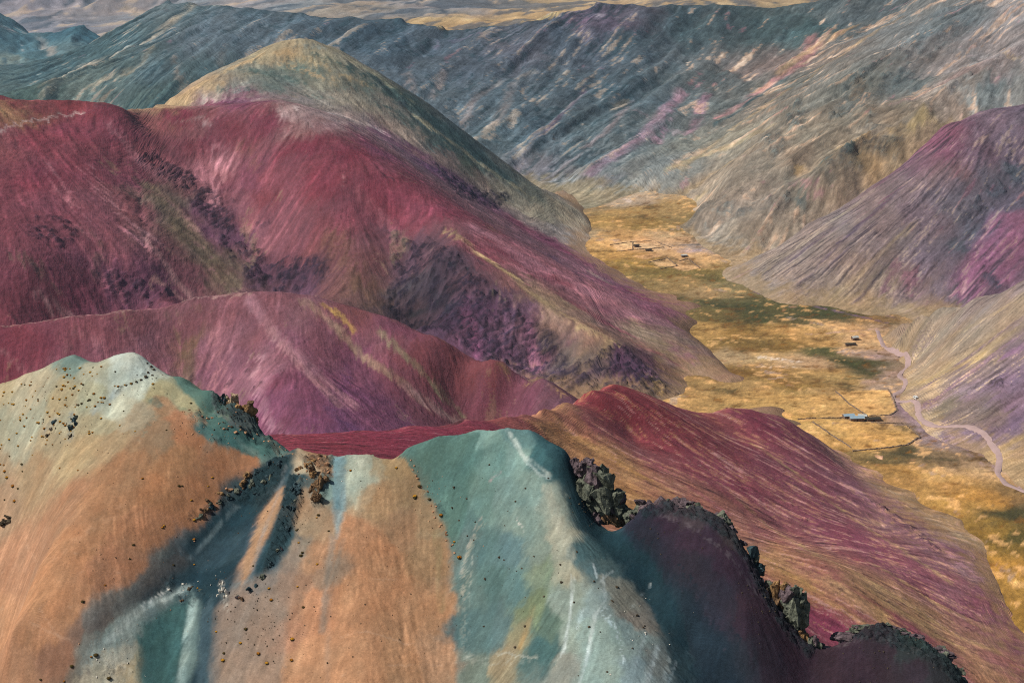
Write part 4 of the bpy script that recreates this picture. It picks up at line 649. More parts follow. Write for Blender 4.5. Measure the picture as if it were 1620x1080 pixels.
rr_.colour([(440, 690, '#8a3a4c'), (500, 700, '#883848'), (560, 695, '#86364a'), (620, 690, '#86344a'), (700, 680, '#83344a'), (760, 670, '#84384a'), (830, 665, '#8c4a50'), (880, 645, '#a07058'), (930, 635, '#83343f'), (965, 620, '#82343f'), (1000, 640, '#84343f'), (1050, 660, '#863a44'), (1100, 680, '#86404b'), (1140, 660, '#8d4a50'), (1200, 670, '#843c50'), (1260, 690, '#803f54'), (1300, 720, '#84485c'), (1160, 700, '#8a4452'), (1040, 700, '#863b47'), (980, 680, '#8a434c'), (940, 670, '#96555a'), (900, 670, '#9a6455'), (920, 700, '#a5744f'), (880, 690, '#a5744f'), (960, 720, '#a87a55'), (1000, 750, '#a87a55'), (1000, 790, '#b08252'), (960, 760, '#b07f55'), (1060, 770, '#a46c60'), (1030, 720, '#94545c'), (1100, 740, '#8f4a58'), (1160, 760, '#8d4658'), (1220, 740, '#8c4a5c'), (1280, 760, '#8d4e60'), (1340, 770, '#845264'), (1400, 790, '#8a6064'), (1340, 740, '#8c6468'), (1420, 780, '#927a68'), (1480, 820, '#907a6a'), (1530, 850, '#96806c'), (1440, 830, '#7a5460'), (1500, 870, '#825464'), (1540, 890, '#96707c'), (1560, 900, '#8d7468'), (1100, 790, '#a4685e'), (1150, 820, '#aa7462'), (1200, 840, '#9c5c62'), (1250, 830, '#8f5660'), (1300, 830, '#8e4c60'), (1350, 850, '#8c4a60'), (1400, 880, '#8c4d62'), (1450, 910, '#925668'), (1500, 930, '#955f6c'), (1550, 960, '#8c5266'), (1590, 980, '#845062'), (1230, 880, '#b0805c'), (1260, 920, '#b48258'), (1300, 900, '#9c605e'), (1350, 930, '#ab7f60'), (1400, 950, '#a8805e'), (1460, 980, '#ad8660'), (1520, 1020, '#a5765f'), (1580, 1050, '#9a6464'), (1270, 960, '#92405a'), (1310, 980, '#964260'), (1350, 980, '#a06060'), (1330, 1000, '#943f5c'), (1400, 985, '#b48a5e'), (1450, 1010, '#94505e'), (1500, 1050, '#985a5e'), (1560, 1070, '#a87a5e'), (1610, 1070, '#9c6a66'), (1610, 1010, '#8e5a68')],
           [([(850, 652), (890, 640), (930, 622)], 5, '#b9895a', .8, 'n'), ([(900, 690), (960, 740), (1000, 790)], 22, '#7a5038', .45, 'd'), ([(445, 689), (600, 679), (740, 665), (830, 656)], 3, '#aa7a68', .5, 'n'), ([(880, 670), (940, 720), (1000, 780)], 26, '#b17e50', .7, 'n'), ([(910, 690), (1000, 740), (1080, 790)], 14, '#b5854f', .5, 's'), ([(960, 680), (1050, 740), (1150, 810)], 9, '#a8606c', .55, 's'), ([(1190, 700), (1290, 770), (1400, 850), (1500, 920)], 7, '#ad8a62', .65, 's'), ([(1100, 655), (1150, 645), (1170, 650)], 5, '#b48a5e', .8, 'n'), ([(1215, 660), (1240, 670)], 5, '#a5805a', .6, 'n'), ([(1060, 690), (1200, 790), (1350, 880), (1500, 960)], 8, '#883d52', .6, 's'), ([(1170, 790), (1300, 880), (1430, 950), (1580, 1030)], 11, '#b48f62', .65, 's'), ([(1190, 870), (1300, 940), (1370, 985)], 12, '#bb8c58', .65, 's'), ([(1270, 870), (1400, 950), (1500, 1010), (1620, 1075)], 9, '#b89062', .6, 's'), ([(1380, 890), (1480, 950), (1600, 1010)], 8, '#b28d66', .6, 's'), ([(1320, 880), (1450, 960), (1560, 1020)], 9, '#74645a', .4, 'n'), ([(1290, 900), (1380, 950), (1450, 990)], 6, '#8a3f56', .6, 's'), ([(1350, 1000), (1480, 1060), (1540, 1090)], 9, '#8e4456', .6, 's'), ([(1240, 940), (1300, 990), (1340, 1010)], 22, '#95405c', .6, 'n'), ([(1260, 700), (1350, 770), (1480, 860), (1540, 910)], 7, '#a2707e', .6, 's'), ([(1300, 700), (1400, 770), (1520, 850)], 7, '#b29a7c', .6, 's'), ([(1500, 880), (1550, 910)], 12, '#ab7c88', .7, 'n'), ([(1130, 760), (1220, 820), (1300, 860)], 10, '#a86c6c', .45, 's'), ([(1000, 700), (1100, 770), (1200, 850)], 7, '#9d5a62', .5, 's'), ([(1250, 760), (1330, 810)], 8, '#5f4550', .4, 'n'), ([(1360, 775), (1440, 830), (1490, 875)], 7, '#4a3640', .6, 'n')],
           streakv=.17, noisev=.13, cragcol='#47323e', cragop=.75, sat=.94, tint=(.98, 1.0, .88), foot=('#ab855a', 12, .75), accents=[('#b48c5c', 1.0, .34, (.3, .5, .8, .6, .2), lambda s: sstep(0, 40, s.X)), ('#6a2a40', 1.0, .36, (-.3, -.5, -.8, .3, .3)), ('#c08a94', 1.6, .4, (.2, .6, .8, -.6, .2)), ('#4a3838', 1.9, .6, (0, -.6, -.9, .2, .7))], gain=1.06)
RR = rr_.build(ground_material('streaked earth', .62, grain=(.97, .22, .15)))

# ---- striped peak in the foreground
CRP = [(-650, 830, 262), (-420, 780, 252), (-220, 700, 245), (-100, 645, 242), (0, 606, 238), (40, 590, 237), (85, 572, 236), (105, 563, 235), (122, 561, 235), (132, 570, 235), (160, 572, 234), (180, 562, 233), (205, 557, 232), (222, 560, 231), (240, 574, 230), (255, 584, 229), (290, 596, 226), (340, 620, 222), (370, 640, 219), (400, 664, 217), (430, 692, 214), (470, 708, 209), (500, 716, 207), (550, 719, 205), (585, 718, 204), (630, 721, 203), (645, 707, 204), (690, 690, 203), (750, 680, 202), (800, 676, 200), (840, 680, 198), (880, 702, 195), (905, 730, 193), (920, 775, 190), (945, 826, 187), (985, 832, 186), (1010, 808, 185), (1060, 793, 184), (1110, 806, 181), (1150, 830, 179), (1180, 870, 176), (1205, 915, 174), (1240, 970, 171), (1290, 1024, 168), (1330, 1016, 169), (1370, 992, 170), (1400, 990, 170), (1450, 1012, 168), (1500, 1042, 166), (1530, 1080, 165), (1600, 1140, 163), (1720, 1220, 160)]
def crY(u): return np.interp(u, [p[0] for p in CRP], [p[2] for p in CRP])
def crV(u): return np.interp(u, [p[0] for p in CRP], [p[1] for p in CRP])
def dn(u, v, push=0, u0=None, k=.65):
    u0 = u if u0 is None else u0
    return down(u0, crV(u0), crY(u0), u, v, k, push)
pk = Mass('striped_mountain', [dn(u, 1230, 0) for u in (-600, -400, -220, 0, 200, 400, 550, 700, 850, 1000, 1150, 1300)] + [at(1450, 1260, 152), at(1720, 1400, 148)], A(*CRP), 48, (-130, 1650), (690, 455, 16),
          [[dn(-200, 1080, 14), dn(0, 1080, 8)], [dn(u, 1230, 0) for u in (-600, -400, -220, 0, 200, 400, 550, 700, 850, 1000, 1150, 1300)],
           [dn(0, v, p) for v, p in ((700, 1), (850, 4), (980, 6))], [dn(-180, v, p) for v, p in ((800, 5), (950, 10))],
           [dn(u, v, -1, 190) for u, v in ((180, 640), (120, 760), (60, 900), (20, 1000))],
           A((240, 590, 227), (275, 628, 222), (312, 652, 218), (330, 688, 214), (380, 708, 212.5), (435, 722, 210.5)), A((345, 648, 219.5), (400, 692, 214.8)),
           [dn(u, v, p, 300) for u, v, p in ((280, 760, -1.5), (220, 860, -1.0), (140, 990, -1))],
           [dn(u, v, p, 430) for u, v, p in ((440, 745, 1.0), (390, 800, 2.2), (330, 870, 2.4), (270, 940, 2.2), (290, 1080, 1.5))],
           [dn(u, v, p, 470) for u, v, p in ((455, 770, -.6), (420, 850, -.4), (380, 930, 0))],
           [dn(u, v, p, 550) for u, v, p in ((545, 790, -.5), (550, 870, -1.4), (560, 960, -1.6), (570, 1080, -1.5))],
           [dn(u, v, p, 640) for u, v, p in ((668, 770, .6), (700, 830, 1.2), (725, 900, 1.3), (735, 1000, 1.0), (740, 1100, .8))],
           [dn(u, v, p, 800) for u, v, p in ((820, 720, -.6), (860, 790, -2.0), (905, 860, -3.2), (950, 950, -3.8), (990, 1040, -4.0), (1010, 1130, -4))],
           [dn(u, v, p, 905) for u, v, p in ((925, 790, .8), (960, 850, .6), (1030, 930, .3), (1100, 1010, 0), (1150, 1090, 0))],
           [dn(u, v, p, 1060) for u, v, p in ((1075, 850, -.8), (1120, 930, -.6), (1180, 1010, 0))],
           [dn(u, v, .3, 1290) for u, v in ((1285, 1050), (1270, 1090))], [dn(u, v, -.2, 1390) for u, v in ((1400, 1040), (1420, 1090))]], 1.2, 6.5, .145, .7, ext=(450, 200))
pk.relief(.18, .6, 16)
pk.crags([([(436, 722), (457, 724), (450, 748), (438, 770), (418, 800), (392, 798), (376, 790), (398, 755)], 4, 1.0, 'P'), ([(458, 750), (476, 755), (477, 790), (463, 838), (441, 880), (420, 906), (412, 900), (430, 850), (444, 800)], 3, 1.0, 'P'), ([(300, 815), (345, 785), (395, 748), (405, 756), (370, 785), (320, 820)], 5, .7, 'P'),
          ([(1010, 806), (1060, 794), (1112, 806), (1160, 836), (1186, 872), (1172, 880), (1150, 852), (1105, 822), (1055, 812), (1015, 822)], 4, 1.0, 'P'), ([(1172, 870), (1190, 880), (1215, 925), (1260, 990), (1292, 1022), (1280, 1040), (1240, 1000), (1195, 930)], 4, 1.0, 'P'), ([(1330, 1014), (1380, 988), (1420, 996), (1500, 1040), (1540, 1085), (1510, 1080), (1440, 1030), (1380, 1010)], 4, 1.0, 'P'), ([(338, 612), (372, 640), (412, 676), (440, 700), (420, 706), (380, 680), (345, 655)], 3, .9, 'P'), ([(475, 722), (530, 722), (522, 760), (512, 800), (495, 800), (490, 760)], 4, .8, 'P'),
          ([(340, 790), (300, 820)], 14, .6), ([(270, 920), (300, 950), (330, 930)], 18, .7), ([(345, 930), (355, 950)], 10, .7), ([(360, 640), (400, 690), (440, 715)], 14, .9), ([(170, 1060), (200, 1040)], 22, .5), ([(640, 725), (680, 780), (710, 830)], 9, .6), ([(310, 650), (330, 690), (400, 715), (470, 722)], 7, .7), ([(1010, 808), (1060, 797), (1110, 812), (1160, 850), (1200, 920), (1250, 1000)], 8, .6), ([(1330, 1010), (1390, 990), (1500, 1040)], 12, .5), ([(230, 590), (180, 620)], 3, .9), ([(590, 720), (640, 722)], 5, .7), ([(230, 660), (270, 640)], 10, .4)], 3.4, (.6, .1))
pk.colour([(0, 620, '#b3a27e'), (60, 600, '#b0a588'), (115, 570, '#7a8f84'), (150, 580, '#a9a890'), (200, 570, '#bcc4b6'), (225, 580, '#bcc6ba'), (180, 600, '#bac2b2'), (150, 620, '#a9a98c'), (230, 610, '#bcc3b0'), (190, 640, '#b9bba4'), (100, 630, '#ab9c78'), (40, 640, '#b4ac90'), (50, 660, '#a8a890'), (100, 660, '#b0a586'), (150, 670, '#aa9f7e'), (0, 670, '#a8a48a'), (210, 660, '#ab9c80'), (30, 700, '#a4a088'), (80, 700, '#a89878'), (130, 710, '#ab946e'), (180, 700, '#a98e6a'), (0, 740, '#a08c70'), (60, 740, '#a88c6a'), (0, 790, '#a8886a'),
           (260, 640, '#a5805e'), (290, 660, '#a87654'), (250, 690, '#9a7c5e'), (300, 690, '#a87450'), (350, 720, '#a4714e'), (400, 725, '#a87450'), (270, 720, '#a87a54'), (200, 740, '#a87c58'), (260, 780, '#b07c54'), (180, 800, '#b0805a'), (100, 800, '#a67c5c'), (300, 790, '#a8744f'), (230, 830, '#ae7a56'), (130, 870, '#b8845c'), (60, 870, '#ae8060'), (180, 900, '#b07c5a'), (80, 940, '#bd885f'), (20, 900, '#b08262'), (0, 980, '#be8c66'), (60, 1000, '#ba8660'), (30, 1050, '#b48462'), (110, 960, '#b5825c'), (90, 1030, '#987058'), (0, 1075, '#a87c60'),
           (290, 610, '#6f8270'), (320, 625, '#5c7a70'), (350, 645, '#50746c'), (380, 670, '#5a6a68'), (310, 635, '#8f9474'), (280, 620, '#a09c7c'), (340, 665, '#8d9478'), (330, 675, '#4a6e6c'), (360, 695, '#436a68'), (400, 705, '#416866'), (430, 712, '#5d7c76'), (250, 625, '#a89c74'),
           (445, 730, '#2f4a50'), (420, 760, '#36525a'), (440, 755, '#33505a'), (390, 790, '#33494f'), (370, 820, '#3a4f58'), (400, 820, '#415661'), (350, 860, '#445860'), (380, 860, '#475d68'), (310, 870, '#4f5c60'), (280, 900, '#55605f'), (330, 910, '#33505a'), (360, 890, '#34505a'), (250, 920, '#6a6a66'), (220, 950, '#6a7370'), (250, 960, '#7f9490'), (200, 990, '#86908a'), (290, 960, '#8fa5a0'), (230, 1000, '#4d6a68'), (270, 990, '#587874'), (250, 1040, '#3c605e'), (290, 1010, '#86a09a'), (280, 1060, '#55787a'), (320, 960, '#38565c'), (320, 1020, '#48606a'), (320, 1070, '#4a626a'), (180, 1000, '#7c8a84'), (150, 1010, '#7a7c74'), (130, 1060, '#7c7468'), (170, 1060, '#9c9a88'), (205, 1050, '#ab9a78'), (185, 1035, '#a5a595'), (160, 980, '#74706a'), (130, 990, '#876c5c'),
           (420, 800, '#b08462'), (440, 780, '#b28a68'), (395, 880, '#a08068'), (410, 850, '#a88264'), (460, 790, '#3c585c'), (465, 760, '#35525a'), (440, 850, '#36545c'), (420, 880, '#3c5660'), (410, 920, '#547078'), (360, 950, '#74706c'), (390, 960, '#8c7c6e'), (420, 960, '#8e7a68'), (360, 1010, '#8c7c6e'), (400, 1020, '#a07e64'), (430, 1060, '#a88060'), (360, 1060, '#94806c'), (480, 740, '#b5a88c'), (500, 725, '#a87f5c'), (520, 740, '#a5825f'), (470, 800, '#a88868'), (490, 830, '#a58a6c'), (470, 870, '#8f8270'), (500, 880, '#b08664'), (470, 930, '#a07c62'), (500, 950, '#b88460'), (540, 735, '#7a9a94'), (530, 760, '#84a09a'), (555, 740, '#a2aea0'), (575, 740, '#aab09c'), (545, 790, '#94907c'), (520, 830, '#a88868'), (515, 900, '#9c8068'), (590, 730, '#ac9c7c'), (620, 735, '#a88a62'), (570, 780, '#b39a78'), (600, 790, '#ac8a64'), (640, 770, '#a28460'), (560, 850, '#ba8862'), (600, 870, '#bc8860'), (640, 840, '#a88260'), (560, 930, '#be8a62'), (620, 950, '#bc8860'), (560, 1030, '#bd8b64'), (640, 1030, '#bd8c64'), (500, 1030, '#bc8a64'), (680, 880, '#a4805c'), (690, 960, '#b48660'), (700, 1040, '#b48a68'), (680, 820, '#9a8060'), (450, 1000, '#ae7e60'), (470, 1070, '#b48662'),
           (650, 715, '#5d7c70'), (680, 710, '#55786e'), (720, 700, '#587c74'), (760, 690, '#7ea096'), (795, 684, '#9cb5a8'), (690, 750, '#4f7068'), (720, 760, '#5a7c74'), (740, 730, '#5c8078'), (780, 720, '#6c8e86'), (820, 720, '#7d9c94'), (830, 690, '#5c8080'), (860, 710, '#3c6468'), (880, 730, '#335a60'), (850, 760, '#7c968e'), (880, 790, '#96a294'), (720, 820, '#587a72'), (760, 800, '#688880'), (800, 790, '#728e88'), (830, 820, '#7e948a'), (730, 870, '#74807a'), (770, 870, '#5a7876'), (810, 870, '#607e80'), (850, 860, '#7c8c80'), (890, 850, '#a0a08c'), (900, 900, '#a4a28c'), (860, 910, '#7c8c76'), (740, 930, '#6a7c74'), (780, 920, '#55726c'), (820, 930, '#5d7c7a'), (740, 1000, '#4f686a'), (780, 990, '#5a7474'), (840, 960, '#788464'), (830, 1000, '#8a8466'), (870, 990, '#5c7468'), (860, 1030, '#476a6a'), (800, 1040, '#94886c'), (760, 1060, '#8a8a74'), (900, 950, '#8a988c'), (910, 1000, '#8d9c90'), (890, 1050, '#94968a'), (940, 960, '#8a9c98'), (950, 1000, '#8ca29a'), (950, 1060, '#8ea49c'), (1000, 1000, '#869c9a'), (1000, 1060, '#84989a'), (980, 940, '#87887c'), (1010, 980, '#807a70'), (1040, 1040, '#7c8480'),
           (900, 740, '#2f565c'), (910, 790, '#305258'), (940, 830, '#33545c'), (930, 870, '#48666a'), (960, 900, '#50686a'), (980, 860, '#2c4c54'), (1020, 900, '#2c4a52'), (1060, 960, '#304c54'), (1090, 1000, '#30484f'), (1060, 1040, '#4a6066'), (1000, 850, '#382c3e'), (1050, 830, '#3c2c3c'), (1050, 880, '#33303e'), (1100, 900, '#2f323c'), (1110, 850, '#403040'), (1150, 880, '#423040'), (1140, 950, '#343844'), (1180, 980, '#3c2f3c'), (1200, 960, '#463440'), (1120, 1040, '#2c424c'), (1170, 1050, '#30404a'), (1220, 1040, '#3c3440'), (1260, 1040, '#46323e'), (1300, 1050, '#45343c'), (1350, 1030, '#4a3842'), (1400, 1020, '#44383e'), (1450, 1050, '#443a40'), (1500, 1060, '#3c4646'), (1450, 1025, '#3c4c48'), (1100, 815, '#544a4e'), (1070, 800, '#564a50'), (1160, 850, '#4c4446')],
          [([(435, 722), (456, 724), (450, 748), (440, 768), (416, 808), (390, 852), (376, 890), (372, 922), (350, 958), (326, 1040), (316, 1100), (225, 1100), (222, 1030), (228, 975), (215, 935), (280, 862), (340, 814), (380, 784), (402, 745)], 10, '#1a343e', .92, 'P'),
           ([(435, 722), (456, 724), (450, 748), (440, 768), (416, 808), (370, 815), (380, 784), (402, 745)], 5, '#203a40', .75, 'P'), ([(385, 775), (410, 790), (400, 815), (350, 830), (330, 825)], 8, '#1e3a44', .75, 'P'),
           ([(300, 870), (340, 850), (395, 830), (380, 880), (320, 900)], 12, '#3a525c', .45, 'P'), ([(125, 1000), (200, 928), (280, 862), (300, 880), (220, 950), (140, 1010)], 14, '#57524f', .6, 'P'),
           ([(300, 925), (270, 930), (215, 960), (140, 1030), (120, 1062), (200, 1015), (225, 1000), (260, 960)], 13, '#8a9c98', .6, 'P'), ([(225, 985), (275, 950), (300, 950), (290, 1030), (280, 1100), (218, 1100), (218, 1030)], 10, '#3a605e', .8, 'P'), ([(300, 930), (318, 960), (312, 1040), (290, 1100), (275, 1100), (295, 1010)], 9, '#7c9692', .65, 'P'), ([(318, 965), (335, 940), (340, 990), (322, 1090), (305, 1100), (312, 1040)], 6, '#445c66', .8, 'P'),
           ([(120, 1062), (195, 1022), (215, 1030), (216, 1100), (100, 1100)], 12, '#aaa28c', .65, 'Pn'),
           ([(458, 752), (474, 756), (476, 790), (462, 838), (440, 880), (418, 908), (398, 930), (402, 900), (420, 860), (432, 826), (444, 786)], 4, '#233e46', .9, 'P'),
           ([(443, 775), (448, 785), (428, 830), (400, 900), (380, 930), (385, 880), (416, 812)], 5, '#b28a66', .85, 'P'),
           ([(340, 960), (372, 930), (440, 900), (470, 850), (480, 880), (455, 960), (445, 1100), (330, 1100)], 10, '#968272', .7, 'P'),
           ([(262, 586), (296, 594), (330, 608), (338, 630), (332, 655), (318, 650), (302, 629), (279, 607)], 3.5, '#557a70', .85, 'P'), ([(330, 608), (345, 622), (372, 642), (400, 668), (395, 688), (366, 671), (340, 656), (338, 630)], 4, '#5c6464', .85, 'Pd'),
           ([(248, 598), (276, 607), (302, 630), (319, 652), (312, 654), (285, 640), (262, 620)], 3, '#a8a07a', .8, 'P'), ([(313, 653), (340, 657), (366, 671), (391, 686), (413, 697), (434, 716), (415, 722), (381, 714), (349, 697), (330, 678)], 3, '#426a66', .92, 'P'), ([(370, 690), (400, 705), (415, 720), (390, 712)], 5, '#7c968e', .5, 'P'),
           ([(413, 690), (432, 692), (470, 712), (470, 722), (434, 718)], 3, '#6c6a5c', .8, 'Pd'),
           ([(530, 722), (546, 722), (550, 760), (545, 800), (532, 850), (524, 800)], 5, '#7c9aa0', .75, 'P'), ([(550, 722), (590, 720), (580, 760), (560, 800), (548, 770)], 7, '#aeb6a2', .75, 'P'), ([(524, 840), (532, 850), (522, 920), (512, 1000), (505, 1000), (515, 900)], 4, '#8c8478', .6, 'P'),
           ([(632, 722), (646, 706), (700, 688), (760, 682), (740, 760), (735, 830), (718, 870), (700, 820), (680, 780), (652, 742)], 3, '#557870', .85, 'P'), ([(718, 868), (740, 800), (790, 840), (800, 900), (780, 1000), (770, 1100), (722, 1100), (724, 1000), (722, 930)], 5, '#567472', .6, 'P'),
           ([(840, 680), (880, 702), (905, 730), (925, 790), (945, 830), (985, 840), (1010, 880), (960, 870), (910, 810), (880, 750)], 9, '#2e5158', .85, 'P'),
           ([(880, 712), (905, 732), (945, 832), (985, 836), (1010, 812), (1040, 830), (1080, 960), (1110, 1100), (1075, 1100), (1045, 1000), (1000, 920), (950, 870), (905, 810), (882, 750)], 16, '#15303a', .75, 'P'), ([(985, 838), (1012, 812), (1060, 797), (1110, 810), (1150, 834), (1205, 920), (1290, 1028), (1400, 1000), (1530, 1090), (1520, 1200), (1100, 1200), (1110, 1060), (1070, 940), (1030, 870)], 12, '#2c1f2b', .5, 'P'), ([(1060, 900), (1110, 940), (1160, 1010), (1190, 1100), (1100, 1100), (1080, 1000)], 22, '#152a36', .7, 'P'),  # dark mineral, plus shade of the right-facing flank put into the colour
           ([(906, 908), (902, 970), (889, 1037)], 2.2, '#cfdcda', .3, 'e'), ([(953, 908), (957, 947), (942, 970), (930, 1033), (914, 1080)], 2.2, '#d2dedc', .3, 'e'), ([(967, 900), (951, 920)], 1.8, '#c8d6d6', .3, 'e'), ([(938, 892), (945, 912)], 1.8, '#c8d6d6', .7, 'e'), ([(953, 967), (977, 998), (985, 1045)], 3.5, '#bcd2d6', .7, 'd'), ([(1039, 1021), (1024, 1080)], 2.6, '#c4d2d6', .3, 'e'), ([(1028, 924), (1016, 939)], 2, '#8ca0a6', .4, 'e'), ([(1070, 1045), (1055, 1090)], 2.2, '#8ca0a8', .4, 'e'), ([(1024, 1000), (1008, 1050)], 2.2, '#a0b2b6', .45, 'e'), ([(922, 960), (914, 990)], 2, '#b8c8c6', .45, 'e'), ([(820, 697), (836, 730), (852, 748), (870, 754)], 2.6, '#d4e2de', .3, 'e'), ([(806, 684), (822, 706)], 4, '#b8ccc6', .6, 'n'), ([(762, 814), (740, 860), (733, 900), (731, 947)], 4, '#a8a498', .7, 'd'), ([(748, 880), (742, 940)], 2, '#b0b4a8', .5, 'd'), ([(782, 742), (776, 756)], 3, '#b8a0a4', .7, 'd'), ([(820, 820), (828, 838)], 2, '#d0c8c0', .7, 'd'),
           ([(0, 905), (70, 860), (120, 872), (190, 905)], 1.6, '#d2a788', .26, 'e'), ([(0, 960), (50, 985), (110, 1010)], 1.6, '#d8b090', .26, 'e'), ([(20, 870), (60, 960), (95, 1010)], 1.6, '#d0a688', .26, 'e'), ([(0, 1010), (60, 960), (130, 900)], 1.6, '#d0a688', .26, 'e'), ([(40, 900), (20, 1000)], 1.6, '#d0a688', .26, 'e'), ([(540, 912), (600, 915), (690, 910)], 1.6, '#d0a888', .26, 'e'), ([(540, 1005), (580, 995), (640, 1015), (720, 1020)], 1.6, '#d4ae90', .26, 'e'), ([(540, 1065), (620, 1050), (700, 1048)], 1.6, '#d4ae90', .26, 'e'), ([(740, 1035), (800, 1030), (850, 1040)], 1.8, '#b0b4a8', .5, 'e'), ([(0, 830), (80, 845), (140, 840)], 1.6, '#c49a7c', .26, 'e'),
           ([(0, 950), (90, 880), (200, 800)], 9, '#cc9a74', .35, 'n'), ([(0, 960), (60, 1000)], 3, '#d4a884', .5, 'n'), ([(40, 860), (110, 960)], 3, '#cba080', .4, 'n'), ([(0, 1000), (80, 1020)], 3, '#d0a080', .4, 'n'),
           ([(295, 925), (230, 955), (170, 1010)], 7, '#b4c2bc', .6, 's'), ([(305, 950), (295, 1010), (285, 1080)], 8, '#9db4ae', .6, 's'), ([(265, 930), (225, 955)], 4, '#d0d4ce', .6, 'd'), ([(350, 920), (355, 950), (360, 965)], 6, '#c0bcb0', .6, 'd'), ([(160, 1045), (200, 1040)], 12, '#bcbcae', .5, 'd'), ([(440, 770), (370, 800), (300, 880)], 5, '#6f848a', .5, 's'), ([(450, 740), (420, 830), (400, 900)], 5, '#93999a', .5, 's'),
           ([(800, 680), (830, 720), (870, 750)], 4, '#c2d0c8', .6, 's'), ([(865, 770), (885, 820), (905, 880)], 9, '#b2b09c', .5, 's'), ([(790, 745), (770, 760)], 3, '#b09ca0', .5, 'd'), ([(910, 910), (905, 960), (890, 1030)], 2.5, '#ccd8d4', .7, 's'), ([(955, 930), (940, 980), (925, 1050)], 2.5, '#ccd8d4', .7, 's'), ([(960, 960), (975, 1000), (985, 1040)], 4, '#bccccc', .6, 'd'), ([(1030, 920), (1000, 960)], 2, '#c0cccc', .6, 's'), ([(1040, 1020), (1020, 1080)], 5, '#b0c0c0', .6, 's'), ([(1060, 1030), (1050, 1080)], 4, '#a0b2b4', .5, 's'), ([(760, 830), (735, 880), (730, 960)], 6, '#a0a08c', .5, 'd'), ([(740, 900), (735, 990), (745, 1050)], 8, '#8c9488', .5, 'd'), ([(845, 960), (835, 990), (825, 1020)], 6, '#b0905c', .6, 's'), ([(740, 1040), (800, 1045), (850, 1040)], 8, '#9aa096', .35, 'd'), ([(870, 880), (860, 940), (850, 990)], 8, '#7c8c68', .5, 's'),
           ([(535, 725), (530, 760), (535, 800)], 6, '#6c929a', .6, 's'), ([(545, 850), (525, 920), (515, 990)], 5, '#8c8274', .5, 's'), ([(690, 840), (695, 900), (700, 960)], 8, '#8c7c58', .4, 's'), ([(560, 725), (575, 735)], 9, '#bcc4b2', .6, 'n'), ([(520, 940), (520, 1080)], 5, '#a88870', .4, 's'), ([(480, 745), (475, 760)], 7, '#c0bca4', .6, 'n'),
           ([(180, 620), (150, 650)], 8, '#9aacb0', .5, 's'), ([(235, 578), (245, 590)], 4, '#3c4440', .7, 'd'), ([(232, 596), (190, 610)], 3, '#565a4c', .8, 'd'), ([(115, 655), (112, 690)], 8, '#6c7678', .7, 'd'), ([(85, 665), (75, 680)], 8, '#7c8484', .6, 'd'), ([(240, 630), (250, 640)], 8, '#5c7468', .7, 's'), ([(245, 660), (220, 690)], 9, '#727a6a', .5, 'd'), ([(270, 650), (320, 665)], 10, '#b88868', .5, 'd'),
           ([(1040, 810), (1090, 830), (1150, 870), (1200, 940)], 5, '#6a6268', .4, 'd'), ([(1330, 1020), (1400, 1010), (1470, 1040), (1530, 1075)], 5, '#706a6a', .4, 'd'), ([(940, 830), (985, 835)], 8, '#2f4c56', .6, 'n')],
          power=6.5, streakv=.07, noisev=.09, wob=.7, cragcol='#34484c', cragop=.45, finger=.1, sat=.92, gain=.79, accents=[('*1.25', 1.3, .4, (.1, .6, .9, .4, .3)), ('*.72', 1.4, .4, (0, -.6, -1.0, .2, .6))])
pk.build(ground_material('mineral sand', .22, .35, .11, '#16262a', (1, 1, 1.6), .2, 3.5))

# ================================================================== THINGS
rnd = random.Random(7)
def mesh_from(name, verts, faces, mat, smooth=False, mats=None, midx=None):
    me = bpy.data.meshes.new(name); me.from_pydata(verts, [], faces)
    for m in (mats or [mat]): me.materials.append(m)
    if midx: me.polygons.foreach_set('material_index', midx)
    if smooth: me.polygons.foreach_set('use_smooth', [True] * len(me.polygons))
    me.update(); return me
def thing(name, data, loc, label, cat, group=None, rot=(0, 0, 0), scale=(1, 1, 1)):
    o = bpy.data.objects.new(name, data); COL.objects.link(o)
    o.location = loc; o.rotation_euler = rot; o.scale = scale
    o['label'] = label; o['category'] = cat; o['kind'] = 'thing'
    if group: o['group'] = group
    return o
def part(name, data, parent, loc=(0, 0, 0), rot=(0, 0, 0), scale=(1, 1, 1)):
    o = bpy.data.objects.new(name, data); COL.objects.link(o); o.parent = parent
    o.location = loc; o.rotation_euler = rot; o.scale = scale
    return o

